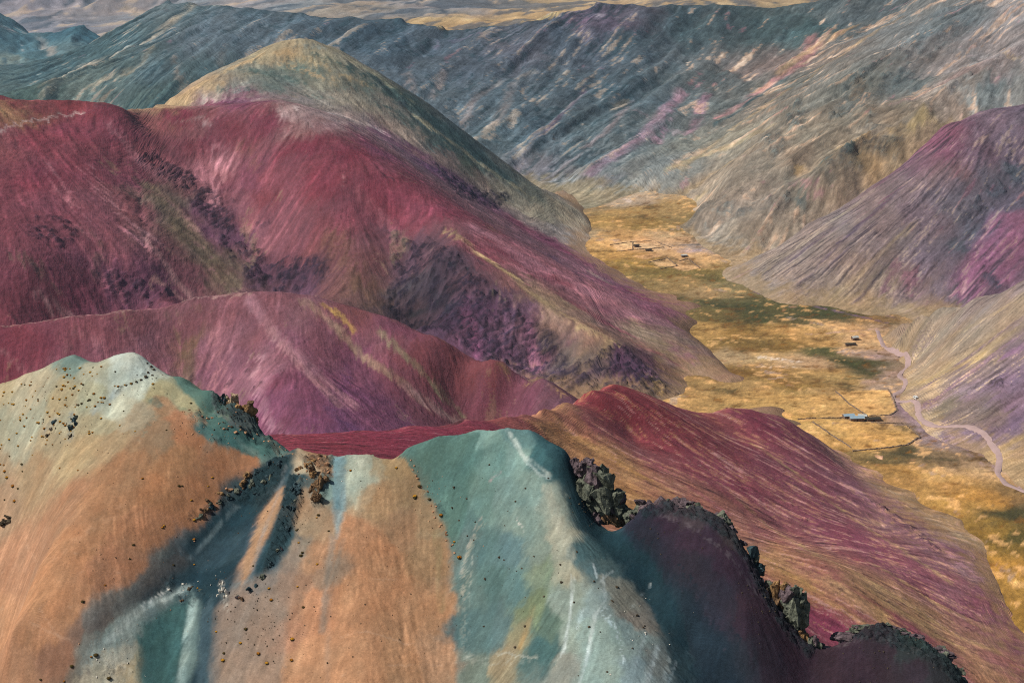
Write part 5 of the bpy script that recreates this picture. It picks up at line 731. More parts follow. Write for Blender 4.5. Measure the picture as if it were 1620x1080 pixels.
# ---- dirt track along the foot of the right-hand slope
def track(name, pts, width, hexc, lift):
    P = [np.array(edge(u, v)) for u, v in pts]
    Q = []
    for i in range(len(P) - 1):                       # smooth the bends
        p0, p1, p2, p3 = P[max(i - 1, 0)], P[i], P[i + 1], P[min(i + 2, len(P) - 1)]
        k = max(4, int(np.linalg.norm((p2 - p1)[:2]) / 3.5))
        for t in np.linspace(0, 1, k, endpoint=False):
            Q.append(.5 * ((2 * p1) + (-p0 + p2) * t + (2 * p0 - 5 * p1 + 4 * p2 - p3) * t * t + (-p0 + 3 * p1 - 3 * p2 + p3) * t ** 3))
    Q.append(P[-1]); Q = np.array(Q)
    T = np.gradient(Q[:, :2], axis=0); T /= np.linalg.norm(T, axis=1)[:, None] + 1e-9
    V_, F_ = [], []
    for i, (q, t) in enumerate(zip(Q, T)):
        n = np.array([-t[1], t[0]])
        for s in (-1, -.5, 0, .5, 1):
            wv = width * .5 * (1 + .75 * (mnoise.noise((i * .22, s * 2, 1.0)) + .7 * mnoise.noise((i * .8, s * 3, 4.0))))
            x, y = q[:2] + n * s * wv
            z = max(vf.ground(x, y), nr.ground(x, y)) + lift + (.12 if abs(s) < 1 else -.25)
            V_.append((x, y, z))
        if i:
            for s in range(4):
                a = (i - 1) * 5 + s; F_.append((a, a + 1, a + 6, a + 5))
    zs = np.array([v[2] for v in V_]).reshape(-1, 5)
    k = np.ones(5) / 5
    for c in range(5): zs[2:-2, c] = np.maximum(zs[2:-2, c], np.convolve(zs[:, c], k, 'valid'))
    V_ = [(a, b, float(z)) for (a, b, _), z in zip(V_, zs.ravel())]
    o = bpy.data.objects.new(name, mesh_from(name, V_, F_, flat_material('packed mauve dirt', hexc, .95, .22, 4.0), True)); COL.objects.link(o); o['kind'] = 'structure'
ROAD = [(1388, 522), (1394, 540), (1402, 552), (1420, 561), (1434, 572), (1436, 581), (1426, 588), (1424, 596), (1431, 603), (1432, 612), (1424, 620), (1414, 626), (1418, 634), (1432, 640), (1447, 645), (1454, 662), (1466, 674), (1482, 682), (1508, 688), (1532, 694), (1555, 704), (1572, 718), (1581, 732), (1578, 748), (1588, 762), (1606, 772), (1635, 784), (1680, 800)]
track('dirt_road', ROAD, 3.6, '#a48c88', .2)

# ---- faceted rocks
def rock_mesh(name, seed, mat, sub=2, planes=0, rough=.13):
    """angular broken block"""
    r = random.Random(seed); bm = bmesh.new()
    for _ in range(15):
        d = Vector((r.gauss(0, 1), r.gauss(0, 1), r.gauss(0, 1))); m = max(abs(d.x), abs(d.y), abs(d.z)); d = d / m * r.uniform(.75, 1.0)
        bm.verts.new(d)
    h = bmesh.ops.convex_hull(bm, input=bm.verts)
    bmesh.ops.delete(bm, geom=[g for g in h['geom_interior'] if isinstance(g, bmesh.types.BMVert)], context='VERTS')
    if sub > 1:
        bmesh.ops.triangulate(bm, faces=bm.faces[:])
        bmesh.ops.subdivide_edges(bm, edges=bm.edges[:], cuts=3, use_grid_fill=True)
        for v in bm.verts:
            q = v.co * 2.2 + Vector((seed, 0, 0)); v.co += Vector((mnoise.noise(q), mnoise.noise(q + Vector((9, 0, 0))), mnoise.noise(q + Vector((0, 9, 0))))) * .24
            q = v.co * 5; v.co += Vector((mnoise.noise(q), mnoise.noise(q + Vector((9, 0, 0))), mnoise.noise(q + Vector((0, 9, 0))))) * rough
    me = bpy.data.meshes.new(name); bm.to_mesh(me); bm.free(); me.materials.append(mat); return me
RM = {'dark': rock_material('dark green rock', '#32362f', '#7c7f6e', .7), 'purple': rock_material('purple brown rock', '#352c2e', '#746468', .7), 'teal': rock_material('blue black rock', '#1d2a2e', '#465a60', .6),
      'tan': rock_material('ochre rock', '#6e5438', '#a8845a', .6), 'pale': rock_material('pale cream rock', '#8a7660', '#c4ac8c', .8), 'brown': rock_material('brown rock', '#4a3a2c', '#86694c', .9), 'peach': rock_material('peach stone', '#8c6448', '#c49a78', .6),
      'black': rock_material('dark stone', '#332c22', '#5c5040', .4), 'white': rock_material('white stone', '#a8a296', '#dcd6c8', .4)}
ROCKS = {k: [rock_mesh('rock', 100 * i + j, m, 2 if k in ('dark', 'purple', 'teal', 'tan', 'pale', 'brown') else 1) for j in range(5)] for i, (k, m) in enumerate(RM.items())}
def outcrop(label, rocks, dY=0.0, name='rock_outcrop', group=None):
    """rocks: (u, v, width, height in picture details, tilt degrees, kind[, extra distance])"""
    pts = []
    for q in rocks:
        u, v, w, h, tilt, kind = q[:6]; ex = q[6] if len(q) > 6 else 0
        x, y, z = pk.spot(u, min(v + h * .35, 1200)) if dY == 0 and ex == 0 else at(u, v, float(crY(u)) + dY + ex)
        m = math.sqrt(x * x + y * y + (z - CAMZ) ** 2) / F
        pts.append((x, y, z, w * m * .5, h * m * .5, tilt, kind, dY != 0 or ex != 0))
    cx, cy_ = np.mean([p[0] for p in pts]), np.mean([p[1] for p in pts]); cz = min(p[2] for p in pts)
    root = thing(name, None, (cx, cy_, cz), label, 'rock', group)
    ALT = {'dark': 'purple', 'purple': 'dark', 'teal': 'dark', 'tan': 'brown', 'brown': 'tan', 'pale': 'brown', 'black': 'black', 'white': 'pale', 'peach': 'tan'}
    for i, (x, y, z, hw, hh, tilt, kind, air) in enumerate(pts):
        zz = z if air else z + hh * .1
        big = max(hw, hh) > .7
        n = int(5 + 7 * max(hw, hh)) if max(hw, hh) > .9 else 7 if big else 4 if max(hw, hh) > .35 else 2
        for k in range(n):
            f = rnd.choice((.22, .3, .4, .55)) * rnd.uniform(.8, 1.25) * (1 if big else 1.4) if k else .72
            ox, oz = (0, 0) if k == 0 else (rnd.uniform(-1, 1) * hw * (.85 if big else 1.5), rnd.uniform(-.9, .9) * hh)
            a = math.radians(tilt); dx, dz = ox * math.cos(a) + oz * math.sin(a), oz * math.cos(a) - ox * math.sin(a)
            kd = kind if k == 0 or rnd.random() < .75 else ALT[kind]
            part('rock', ROCKS[kd][rnd.randrange(5)], root, (x + dx - cx, y - cy_ + rnd.uniform(-.3, .5) * hw, zz + dz - cz), (rnd.uniform(-.35, .35), a + rnd.uniform(-.25, .25), rnd.uniform(0, 6.28) if k else rnd.uniform(-.5, .5)), (hw * f * 1.1, (hw + hh) * .5 * f, hh * f * 1.1))
    return root
outcrop('large dark green crag behind the teal mound', [(918, 752, 30, 44, -20, 'purple'), (936, 768, 38, 62, -25, 'dark'), (958, 782, 40, 66, -28, 'dark'), (978, 803, 34, 48, -25, 'dark'), (948, 800, 36, 46, -20, 'purple'), (966, 815, 36, 30, -10, 'brown'), (930, 745, 26, 26, -20, 'purple')], dY=1.2)
outcrop('tall green and ochre crag on the dark purple ridge', [(1217, 940, 18, 38, -12, 'dark'), (1226, 965, 16, 40, -12, 'purple'), (1238, 955, 26, 56, -12, 'tan'), (1256, 958, 32, 66, -10, 'dark'), (1260, 1003, 24, 34, -10, 'dark'), (1248, 1012, 22, 40, -10, 'purple'), (1276, 1016, 18, 40, -14, 'tan'), (1266, 1030, 20, 30, 0, 'brown'), (1288, 1022, 20, 36, -10, 'dark'), (1223, 960, 5, 16, -10, 'white', -.9), (1249, 1016, 7, 9, 0, 'white', -.9)], dY=.6)
outcrop('small blue black knob of rock on the rim of the purple mound', [(1192, 888, 20, 36, -8, 'teal'), (1186, 902, 16, 24, -8, 'dark'), (1196, 905, 12, 20, -8, 'teal')], dY=.5)
outcrop('low dark rock rim along the top of the purple mound', [(1000 + 14 * i, float(crV(1000 + 14 * i)) + 3, 20 + 9 * (i * 7 % 4), 9 + 5 * (i * 5 % 3), 6 * (i - 6), ('purple', 'dark', 'purple')[i % 3]) for i in range(13)], dY=.3)
outcrop('rough dark rim rocks along the outermost low hump', [(1335 + 16 * i, float(crV(1335 + 16 * i)) + 3, 20 + 9 * (i * 7 % 4), 8 + 5 * (i * 5 % 3), 4, ('purple', 'purple', 'dark')[i % 3]) for i in range(12)], dY=.3)
outcrop('pair of pale upright rocks with dark cracks beside the teal hollow', [(357, 638, 8, 24, -6, 'teal'), (366, 640, 15, 30, -6, 'pale'), (372, 652, 13, 26, -6, 'pale'), (374, 666, 10, 12, 0, 'black'), (362, 655, 8, 18, 0, 'black'), (368, 630, 8, 12, 0, 'pale')], dY=.7)
outcrop('rounded ochre boulder at the edge of the saddle beside pale rocks', [(391, 654, 28, 36, -12, 'tan'), (398, 664, 20, 24, -10, 'brown'), (406, 678, 13, 15, 0, 'brown'), (384, 672, 14, 16, 0, 'pale')], dY=.9)
outcrop('brown knobbly rock standing at the top of the orange rib', [(506, 754, 24, 32, 6, 'brown'), (496, 746, 14, 18, 0, 'tan'), (501, 786, 16, 26, 4, 'brown'), (484, 736, 12, 10, 0, 'tan'), (470, 738, 10, 9, 0, 'brown'), (494, 728, 14, 9, 0, 'tan'), (515, 735, 12, 9, 0, 'peach')])
outcrop('long blue black rock spine running down the gully', [(468, 764, 16, 18, 14, 'teal'), (472, 776, 10, 14, 14, 'teal'), (463, 803, 11, 14, 18, 'teal'), (466, 790, 8, 10, 0, 'dark'), (455, 836, 9, 12, 24, 'teal'), (440, 868, 8, 10, 26, 'dark'), (428, 890, 8, 9, 30, 'teal')])
outcrop('dark blue rock wedge at the head of the gully', [(444, 732, 14, 12, 30, 'teal'), (430, 750, 12, 11, 30, 'teal'), (420, 762, 9, 9, 34, 'dark'), (426, 736, 9, 9, 30, 'teal'), (408, 782, 9, 7, 30, 'teal')])
outcrop('scattered broken rocks along the upper edge of the dark gully', [(408, 742, 14, 12, 30, 'teal'), (394, 750, 13, 10, 30, 'brown'), (400, 762, 15, 11, 35, 'dark'), (384, 764, 12, 10, 30, 'tan'), (376, 774, 15, 10, 35, 'dark'), (362, 772, 9, 8, 0, 'peach'), (364, 785, 14, 9, 35, 'teal'), (350, 790, 12, 9, 35, 'dark'), (338, 800, 13, 8, 35, 'teal'), (324, 806, 10, 8, 30, 'brown'), (314, 814, 9, 7, 0, 'dark'), (346, 778, 8, 7, 0, 'tan'), (332, 790, 8, 7, 0, 'brown')])
outcrop('cluster of dark blue stones on the pale slope of the pale capped peak', [(117, 658, 8, 14, 10, 'teal'), (113, 672, 8, 14, 10, 'teal'), (110, 685, 7, 12, 10, 'black'), (119, 668, 5, 9, 0, 'teal')])
outcrop('flat grey blue stones beside the dark stone cluster', [(86, 664, 10, 7, 0, 'teal'), (80, 674, 8, 6, 0, 'black'), (74, 684, 8, 8, 0, 'black')])
outcrop('white crusted rocks where the pale fan begins below the gully', [(352, 918, 7, 10, 0, 'white'), (348, 932, 7, 14, 0, 'white'), (358, 936, 6, 14, 0, 'white'), (300, 925, 8, 6, 0, 'black'), (312, 930, 7, 7, 0, 'teal'), (290, 920, 7, 5, 0, 'white'), (268, 930, 6, 4, 0, 'white'), (285, 945, 6, 5, 0, 'brown')])
outcrop('dark broken ledge at the foot of the blue rock spine', [(396, 930, 12, 6, 20, 'teal'), (405, 922, 10, 8, 25, 'teal'), (384, 944, 10, 6, 10, 'brown'), (414, 910, 9, 9, 28, 'dark'), (376, 940, 8, 6, 0, 'dark')])
outcrop('fallen dark slab lying on the orange slope at the left edge', [(12, 818, 28, 7, -33, 'black'), (2, 824, 12, 6, -33, 'black')])

# ---- single stones
def stones(pts, kind, size, label, group, name='stone'):
    for u, v in pts:
        x, y, z = pk.spot(u, v); k = rnd.uniform(.7, 1.35) * size
        thing(name, ROCKS[kind][rnd.randrange(5)], (x, y, z + .02), label, 'stone', group, (rnd.uniform(-.3, .3), rnd.uniform(-.3, .3), rnd.uniform(0, 6.28)), (k, k * rnd.uniform(.7, 1), k * rnd.uniform(.6, .9)))
Z2 = lambda L: [(540 + a / 3, 720 + b / 3) for a, b in L]
Z1 = lambda L: [(a / 3, 720 + b / 3) for a, b in L]
Z0 = lambda L: [(a / 3, 360 + b / 3) for a, b in L]
stones(Z2([(530, 148), (700, 40), (875, 152), (830, 215), (598, 203), (528, 243), (555, 305), (635, 310), (748, 480), (853, 530), (683, 580), (963, 667), (1037, 517), (1042, 596), (1112, 455), (678, 808), (870, 805), (825, 905), (1175, 805), (1265, 1020), (1285, 688), (1310, 622), (1102, 692), (985, 103), (600, 375), (630, 398), (775, 492), (1195, 590)]), 'black', .2, 'small dark stone lying on the smooth teal mound', 'dark stones on the teal mound')
stones(Z2([(1400, 755), (1440, 805), (1432, 812)]), 'black', .2, 'small dark stone where the teal mound turns dark', 'dark stones at the edge of the shaded flank')
stones(Z2([(115, 705), (275, 868), (55, 950), (95, 790), (90, 118), (330, 650)]), 'black', .12, 'tiny dark stone on the broad orange sand rib', 'dark stones on the orange rib')
stones([(235, 573), (240, 579), (236, 588), (231, 594), (223, 599), (215, 603), (207, 606), (199, 608), (192, 611), (243, 584), (241, 593)], 'black', .26, 'dark stone in the cracked arc just below the pale summit', 'dark stones below the pale summit')
stones([(300 + 9 * i, 648 + (4.2 * i if i < 9 else 36 + 3.4 * (i - 9)) + rnd.uniform(-5, 5)) for i in range(19)], 'peach', .22, 'peach coloured stone on the rim between orange slope and teal hollow', 'peach stones on the orange rim')
stones([(648 + 3.7 * i + rnd.uniform(-4, 4), 726 + 7.6 * i + rnd.uniform(-4, 4)) for i in range(20)], 'peach', .2, 'pale stone on the edge between orange rib and teal mound', 'pale stones along the teal edge')
stones([(470 + rnd.uniform(0, 60), 724 + rnd.uniform(0, 26)) for i in range(16)], 'peach', .2, 'small peach stone around the brown knobbly rock', 'peach stones at the head of the rib')
stones([(385 + rnd.uniform(-20, 75), 930 + rnd.uniform(-20, 120)) for i in range(12)], 'black', .12, 'small dark stone on the brownish ground below the rock spine', 'dark stones below the rock spine')
stones([(340 + rnd.uniform(-10, 60), 625 + rnd.uniform(-4, 8) + i * 3.2) for i in range(18)], 'black', .2, 'dark rubble stone on the grey slope beside the pale upright rocks', 'rubble by the upright rocks')

# ---- golden tussocks
def tussock_mesh(seed, mats):
    r = random.Random(seed); V_, F_, I_ = [], [], []
    bm = bmesh.new(); bmesh.ops.create_icosphere(bm, subdivisions=2, radius=1)
    for v in bm.verts:
        d = v.co.copy(); k = 1 + .3 * mnoise.noise(d * 2 + Vector((seed, 3, 1)))
        v.co = Vector((d.x * .72 * k, d.y * .72 * k, max(d.z, -.25) * .5 * k))
    bm.verts.ensure_lookup_table()
    for v in bm.verts: V_.append(tuple(v.co))
    for f in bm.faces: F_.append([q.index for q in f.verts]); I_.append(0 if f.calc_center_median().z < .22 else 1)
    bm.free()
    for _ in range(70):
        a = r.uniform(0, 6.28); e = r.uniform(.1, 1.45); R0 = r.uniform(.2, .6); L = r.uniform(.35, .6)
        b = Vector((math.cos(a) * R0, math.sin(a) * R0, .28 * (1 - R0)))
        t = b + Vector((math.cos(a) * math.cos(e), math.sin(a) * math.cos(e), math.sin(e))) * L
        s = Vector((-math.sin(a), math.cos(a), 0)) * .055; n = len(V_)
        V_ += [tuple(b - s), tuple(b + s), tuple(t)]; F_.append((n, n + 1, n + 2)); I_.append(1 if r.random() < .75 else 0)
    return mesh_from('tussock', V_, F_, None, False, mats, I_)
gold = flat_material('golden grass', '#b58324', .85, .35, .15); olive = flat_material('dead grass heart', '#4a3c1c', .9, .3, .15); rust = flat_material('rusty grass', '#9a6218', .85, .35, .15); drk = flat_material('dark cushion', '#33301c', .9, .3, .15)
TG = [tussock_mesh(i, [olive, gold]) for i in range(3)] + [tussock_mesh(5 + i, [olive, rust]) for i in range(2)]
TD = [tussock_mesh(9 + i, [drk, olive]) for i in range(2)]
def tussocks(pts, size, label, group, dark=.25):
    for u, v in pts:
        x, y, z = pk.spot(u, v); k = size * rnd.uniform(.65, 1.3)
        me = rnd.choice(TD) if rnd.random() < dark else rnd.choice(TG)
        thing('grass_tussock', me, (x, y, z - .03), label, 'grass', group, (0, 0, rnd.uniform(0, 6.28)), (k, k, k * rnd.uniform(.8, 1.15)))
left = Z0([(548, 680), (560, 748), (590, 865), (520, 830), (485, 825), (480, 900), (565, 935), (460, 690), (440, 660), (480, 655), (400, 690), (385, 735), (350, 760), (370, 770), (300, 745), (290, 760), (270, 750), (320, 730), (345, 790), (385, 830), (360, 845), (415, 785), (310, 835), (280, 810), (180, 810), (165, 770), (100, 738), (120, 740), (60, 830), (20, 835), (40, 825), (110, 880), (95, 912), (5, 910), (235, 890), (285, 880), (300, 925), (285, 970), (310, 998), (150, 990), (90, 1030), (80, 970), (5, 1040), (725, 735), (20, 775), (60, 775), (45, 1000), (575, 750), (545, 745), (590, 740), (620, 735), (205, 985), (222, 1002)])
r2 = random.Random(3)
for _ in range(75):
    u = r2.uniform(0, 165); v = float(crV(u)) + r2.uniform(12, 150 - u * .25)
    left.append((u, v))
LM = [((212, 590), 'golden tussock close below the pale bare summit of the pale capped peak', 'tussocks by the pale summit'), ((118, 590), 'golden tussock just below the small teal bump on the skyline', 'tussocks below the teal bump'), ((128, 668), 'golden tussock around the cluster of dark blue stones', 'tussocks around the dark stone cluster'),
      ((70, 676), 'golden tussock around the flat grey blue stones', 'tussocks around the grey stones'), ((12, 640), 'golden tussock high on the pale shoulder at the left edge', 'tussocks high at the left edge'), ((15, 710), 'golden tussock low on the pale shoulder at the left edge', 'tussocks low at the left edge'), ((60, 615), 'golden tussock near the low end of the pale crest', 'tussocks near the left crest'), ((185, 660), 'golden tussock on the cream slope between summit and orange ground', 'tussocks above the orange ground')]
for (lu, lv), lab, grp in LM:
    tussocks([q for q in left if min(LM, key=lambda m: (m[0][0] - q[0]) ** 2 + (m[0][1] - q[1]) ** 2)[1] == lab], .3, lab, grp, .15)
tussocks(Z0([(640, 962), (790, 955), (905, 830)]) + Z1([(280, 55), (370, 65), (678, 104), (845, 140), (865, 140), (630, 420), (615, 485), (500, 605), (390, 690)]), .3, 'lone small tussock on the bare orange slope of the pale capped peak', 'tussocks on the orange slope', .6)
tussocks(Z1([(110, 70), (25, 70), (85, 150), (60, 140), (20, 205), (100, 35), (30, 100), (70, 210)]), .38, 'tussock near the left edge where pale ground meets orange', 'tussocks near the left edge', .4)
tussocks(Z1([(780, 325), (920, 510), (940, 625), (925, 300), (910, 205), (920, 393), (825, 515), (770, 340), (990, 140), (1010, 100)]), .3, 'small tussock on or beside the dark blue gully', 'tussocks along the gully', .3)
tussocks(Z1([(1410, 350), (1415, 410), (1437, 455), (1500, 290), (1290, 680), (1030, 830), (1140, 885), (1270, 978), (1060, 935), (1060, 970), (1385, 865), (1385, 960), (1205, 520), (1410, 615), (1440, 710), (1505, 510), (1560, 350), (1280, 625), (1170, 815), (1225, 930), (1510, 280), (1430, 470)]), .36, 'tussock on the brownish strip between gully and orange rib', 'tussocks beside the orange rib', .3)
tussocks(Z1([(195, 1060), (300, 1065), (340, 990), (455, 940), (515, 1055), (430, 950)]), .42, 'tussock on the pale patch at the bottom left', 'tussocks at the bottom left', .3)
tussocks(Z2([(345, 188), (45, 68), (260, 55), (420, 205), (370, 140), (470, 280), (535, 405), (560, 478), (350, 195)]), .4, 'tussock on the rim between the orange rib and the teal mound', 'tussocks on the teal rim', .3)

# ---- loose gravel shed by the rocks and caught in the rills
def gravel():
    r = np.random.RandomState(5); V_, F_, I_ = [], [], []
    seeds = [(410, 760, 45, 260, 1), (460, 820, 30, 200, 1), (500, 745, 26, 160, 0), (370, 660, 26, 180, 1), (340, 690, 40, 150, 0), (680, 780, 30, 130, 0), (310, 930, 30, 60, 2), (390, 980, 50, 260, 1), (240, 600, 24, 90, 1), (110, 670, 50, 220, 1), (60, 640, 60, 200, 0), (300, 670, 26, 200, 0), (1080, 830, 50, 220, 1), (1200, 960, 36, 180, 1), (1400, 1020, 60, 220, 1), (180, 1050, 30, 150, 2), (930, 800, 20, 80, 1), (800, 900, 130, 240, 1), (200, 850, 120, 260, 0), (600, 900, 80, 160, 0), (1000, 980, 60, 60, 2), (450, 1000, 50, 200, 1), (560, 730, 30, 80, 2)]
    s_u, s_v = pk.u.ravel(), pk.v.ravel()
    X, Y, Z = pk.X.ravel(), pk.Y.ravel(), pk.Z.ravel()
    nfront = pk.Y <= np.interp(pk.X / pk.Y, *np.array(sorted([(p[0] / p[1], p[1]) for p in A(*CRP)])).T) + .5
    ok = nfront.ravel()
    for (u, v, sp, n, kind) in seeds:
        d = ((s_u - u) ** 2 + (s_v - v) ** 2) / (sp * sp); w = np.where(ok, np.exp(-d), 0); w /= w.sum()
        for i in r.choice(len(w), int(n * .4), p=w):
            k = .05 + .15 * r.rand() ** 4; b = len(V_); jx = r.uniform(-.12, .12)
            for q in ((1, 0, 0), (-.9, .2, 0), (0, 1, 0), (.1, -1, 0), (.2, .1, .9), (-.2, -.1, -.8)):
                j = r.uniform(.6, 1.2); V_.append((X[i] + q[0] * k * j + jx, Y[i] + q[1] * k * j, Z[i] + .03 + q[2] * k * j * .8))
            for f in ((0, 2, 4), (2, 1, 4), (1, 3, 4), (3, 0, 4), (2, 0, 5), (1, 2, 5), (3, 1, 5), (0, 3, 5)): F_.append([b + t for t in f]); I_.append(kind if r.rand() < .85 else 1)
    o = bpy.data.objects.new('gravel', mesh_from('gravel', V_, F_, None, False, [RM['peach'], RM['black'], RM['white']], I_)); COL.objects.link(o)
    o['kind'] = 'stuff'; o['label'] = 'loose gravel strewn over the striped foreground slopes'; o['category'] = 'gravel'
gravel()

# ---- dry stone walls round the valley pastures
wall_mat = rock_material('field stone', '#66554a', '#94806c', 1.5)
def stone_wall(pts, label, w=.8, h=.65):
    P = [np.array(edge(u, v)[:2]) for u, v in pts]
    V_, F_ = [], []
    def block(c, t, l, w_, h_, z):
        n = np.array([-t[1], t[0]]); b = len(V_)
        for dz, k in ((-.6, 1.0), (h_, .8)):
            for sl, sw in ((-1, -1), (1, -1), (1, 1), (-1, 1)):
                p = c + t * sl * l * .5 + n * sw * w_ * .5 * k; V_.append((p[0], p[1], z + dz))
        for f in ((3, 2, 1, 0), (4, 5, 6, 7), (0, 1, 5, 4), (1, 2, 6, 5), (2, 3, 7, 6), (3, 0, 4, 7)): F_.append([b + q for q in f])
    for a, b in zip(P[:-1], P[1:]):
        L = np.linalg.norm(b - a); t = (b - a) / L; s = 0
        while s < L:
            l = rnd.uniform(1.0, 2.0); c = a + t * min(s + l * .5, L) + np.array([rnd.uniform(-.25, .25), rnd.uniform(-.25, .25)])
            block(c, t, l * .97, w * rnd.uniform(.8, 1.2), h * rnd.uniform(.75, 1.2), vf.ground(*c)); s += l
    o0 = np.array(V_[0]); V_ = [tuple(np.array(v) - o0) for v in V_]
    thing('stone_wall', mesh_from('stone_wall', V_, F_, wall_mat), tuple(o0), label, 'wall')
stone_wall([(1322, 619), (1345, 640), (1372, 658)], 'dark stone wall along the left side of the large square field')
stone_wall([(1405, 616), (1414, 632), (1419, 650), (1408, 657), (1376, 658)], 'stone wall round the right and near sides of the large square field')
stone_wall([(1262, 664), (1300, 662), (1334, 661)], 'straight stone wall running left from the blue roofed shelters')
stone_wall([(1378, 668), (1430, 670), (1447, 682), (1456, 692), (1436, 705), (1400, 710), (1350, 714)], 'curved stone wall enclosing the mottled golden field', 1.0)
stone_wall([(1285, 668), (1315, 688), (1345, 708)], 'stone wall along the foot of the red ridge, left of the mottled field')
stone_wall([(965, 387), (985, 384), (1003, 382), (1030, 381)], 'low wall along the far side of the small upper fields', .9)
stone_wall([(1001, 382), (1001, 394)], 'short cross wall dividing the small upper fields', .9)
stone_wall([(975, 397), (1010, 394), (1050, 391)], 'low wall along the near side of the small upper fields', .9)
stone_wall([(1026, 414), (1056, 407), (1072, 420), (1046, 424)], 'wall round the left of the two pale pens near the marsh', .9)
stone_wall([(1074, 412), (1089, 408), (1107, 423)], 'wall along the far side of the right pale pen', .9)
stone_wall([(1040, 383), (1062, 392)], 'short slanting wall at the end of the upper fields', .9)

# ---- herders' huts
hm = {'wall': rock_material('mud brick', '#5c4a40', '#8a7260', 1.0), 'tin': flat_material('weathered blue grey tin', '#8fa3ae', .5, .2, 1.5), 'thatch': flat_material('dark thatch', '#3d3830', .95, .3, .8), 'pale': flat_material('pale tin', '#b4b4ae', .5, .15, 1.5), 'door': flat_material('dark plank door', '#3a2c24', .8, .2, .4)}
def box_mesh(name, x0, x1, y0, y1, z0, z1, mat, bev=.03):
    bm = bmesh.new(); bmesh.ops.create_cube(bm, size=1)
    for v in bm.verts: v.co = Vector(((x0 + x1) / 2 + v.co.x * (x1 - x0), (y0 + y1) / 2 + v.co.y * (y1 - y0), (z0 + z1) / 2 + v.co.z * (z1 - z0)))
    bmesh.ops.bevel(bm, geom=bm.edges[:], offset=min(bev, .3 * min(x1 - x0, y1 - y0, z1 - z0)), segments=1, affect='EDGES')
    me = bpy.data.meshes.new(name); bm.to_mesh(me); bm.free(); me.materials.append(mat); return me
def hut(u, v, L, W, H, rz, roof, label, group=None, name='hut'):
    x, y, _ = edge(u, v); z = vf.ground(x, y)
    root = thing(name, None, (x, y, z - .1), label, 'hut', group, (0, 0, math.radians(rz)))
    r = H * .32; V_ = []
    for sx in (-1, 1):
        V_ += [(sx * L / 2, -W / 2, -.5), (sx * L / 2, W / 2, -.5), (sx * L / 2, W / 2, H), (sx * L / 2, 0, H + r), (sx * L / 2, -W / 2, H)]
    part('wall', mesh_from('wall', V_, [(4, 3, 2, 1, 0), (5, 6, 7, 8, 9), (0, 5, 9, 4), (1, 2, 7, 6), (0, 1, 6, 5), (2, 3, 8, 7), (3, 4, 9, 8)], hm['wall']), root)
    o = .45; t = .16; k = r / (W / 2); V_ = []; e = W / 2 + o
    for sx in (-1, 1):
        X = sx * (L / 2 + o)
        V_ += [(X, -e, H - k * o + .03), (X, 0, H + r + .03), (X, e, H - k * o + .03), (X, e, H - k * o + t), (X, 0, H + r + t + .03), (X, -e, H - k * o + t)]
    F_ = [(0, 1, 4, 5), (1, 2, 3, 4), (6, 11, 10, 7), (7, 10, 9, 8), (0, 6, 7, 1), (1, 7, 8, 2), (5, 4, 10, 11), (4, 3, 9, 10), (0, 5, 11, 6), (2, 8, 9, 3)]
    part('roof', mesh_from('roof', V_, F_, hm[roof]), root)
    part('door', box_mesh('door', -.45, .45, -W / 2 - .06, -W / 2 + .04, 0, min(1.8, H - .15), hm['door']), root)
    return root
hut(1352, 538, 5.0, 3.6, 2.3, 20, 'pale', 'small hut with a pale roof standing alone on the golden flat')
hut(1345, 547, 8.0, 3.6, 1.6, 8, 'thatch', 'low dark roofed shed just below the lone pale hut')
hut(1342, 661, 7.0, 4.0, 2.2, 12, 'tin', 'smaller blue grey tin roofed shelter nearest the straight stone wall')
hut(1355, 665, 9.0, 4.4, 2.2, 4, 'tin', 'larger blue grey tin roofed shelter in the middle of the row')
hut(1364, 660, 5.0, 3.4, 2.0, -10, 'pale', 'small pale roofed shelter behind the blue roofed row')
hut(1381, 665, 9.0, 4.0, 1.8, 6, 'thatch', 'dark thatched shed at the end of the blue roofed row')
hut(1007, 390, 5.0, 3.5, 2.0, 10, 'thatch', 'dark thatched hut among the small upper fields')
hut(1026, 396, 6.0, 3.2, 1.6, -4, 'thatch', 'long dark shed near the upper fields')
hut(1082, 405, 5.5, 3.4, 1.8, 15, 'pale', 'pale roofed hut above the two pale pens')

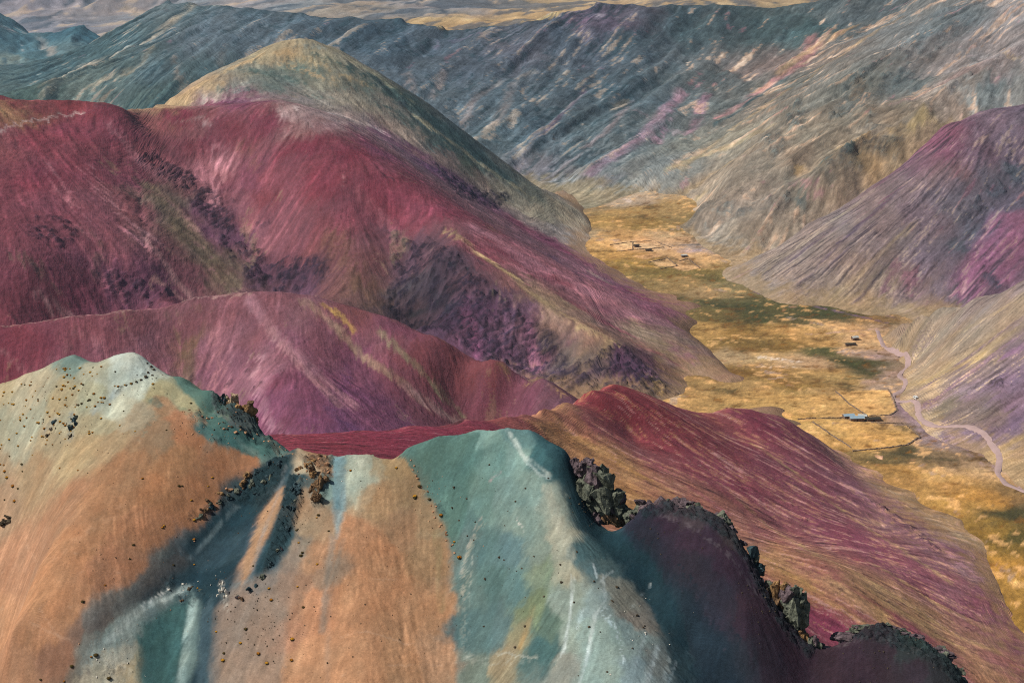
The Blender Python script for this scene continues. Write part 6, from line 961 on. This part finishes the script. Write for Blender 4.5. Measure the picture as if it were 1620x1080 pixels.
# ---- white van on the track
def van(u, v, rz):
    x, y, _ = edge(u, v); z = max(vf.ground(x, y), nr.ground(x, y)) + .5
    wm = flat_material('white paint', '#d8d8d4', .35, .04, .5); gm = flat_material('dark glass', '#1c2226', .15, .1, .5); tm = flat_material('tyre rubber', '#1a1a1a', .9, .1, .2); lm = flat_material('lamp lens', '#b8503c', .3, .1, .2)
    root = thing('van', None, (x, y, z), 'white van driving on the winding mauve dirt track', 'van', None, (0, 0, math.radians(rz)))
    prof = [(-2.4, .35), (2.3, .35), (2.45, .9), (1.75, 1.15), (1.2, 1.95), (-2.3, 2.0), (-2.45, 1.2)]
    V_ = [(a, s * .95, b) for s in (-1, 1) for a, b in prof]; n = len(prof)
    part('body', mesh_from('body', V_, [tuple(range(n))[::1], tuple(range(2 * n - 1, n - 1, -1))] + [(i, i + n, (i + 1) % n + n, (i + 1) % n) for i in range(n)], wm), root)
    part('windscreen', mesh_from('windscreen', [(1.74, -.8, 1.2), (1.74, .8, 1.2), (1.27, .75, 1.9), (1.27, -.75, 1.9)], [(0, 1, 2, 3)], gm), root, (.03, 0, .02))
    part('rear_window', box_mesh('rear_window', -2.44, -2.36, -.7, .7, 1.3, 1.8, gm, .01), root)
    for s in (-1, 1):
        part('side_window', box_mesh('side_window', -1.9, 1.05, s * .955 - .01, s * .955 + .01, 1.3, 1.8, gm, .005), root)
        part('tail_lamp', box_mesh('tail_lamp', -2.48, -2.4, s * .75 - .1, s * .75 + .1, .8, 1.1, lm, .01), root)
        for a in (-1.5, 1.5):
            bm = bmesh.new(); bmesh.ops.create_cone(bm, cap_ends=True, segments=20, radius1=.36, radius2=.36, depth=.24)
            me = bpy.data.meshes.new('wheel'); bm.to_mesh(me); bm.free(); me.materials.append(tm)
            part('wheel', me, root, (a, s * .85, .36), (math.pi / 2, 0, 0))
van(1447, 643, 100)

# ---- thin blue air over the whole valley
def haze(dens, col):
    bm = bmesh.new(); bmesh.ops.create_cube(bm, size=1)
    lo, hi = Vector((-27000, -7000, CAMZ - 760)), Vector((27000, 47000, CAMZ + 120))
    for v in bm.verts: v.co = Vector([(a + b) / 2 + c * (b - a) for a, b, c in zip(lo, hi, v.co)])
    me = bpy.data.meshes.new('haze'); bm.to_mesh(me); bm.free()
    m = bpy.data.materials.new('thin air'); m.use_nodes = True; nt = m.node_tree
    nt.nodes.remove(nt.nodes['Principled BSDF'])
    pv = nt.nodes.new('ShaderNodeVolumePrincipled'); pv.inputs['Density'].default_value = dens; pv.inputs['Color'].default_value = (*col, 1); pv.inputs['Anisotropy'].default_value = .2
    nt.links.new(pv.outputs[0], nt.nodes['Material Output'].inputs['Volume'])
    me.materials.append(m); o = bpy.data.objects.new('haze', me); COL.objects.link(o); o['kind'] = 'stuff'; o['label'] = 'thin blue haze over the distant valley'; o['category'] = 'haze'
haze(4e-5, (.55, .78, .97))
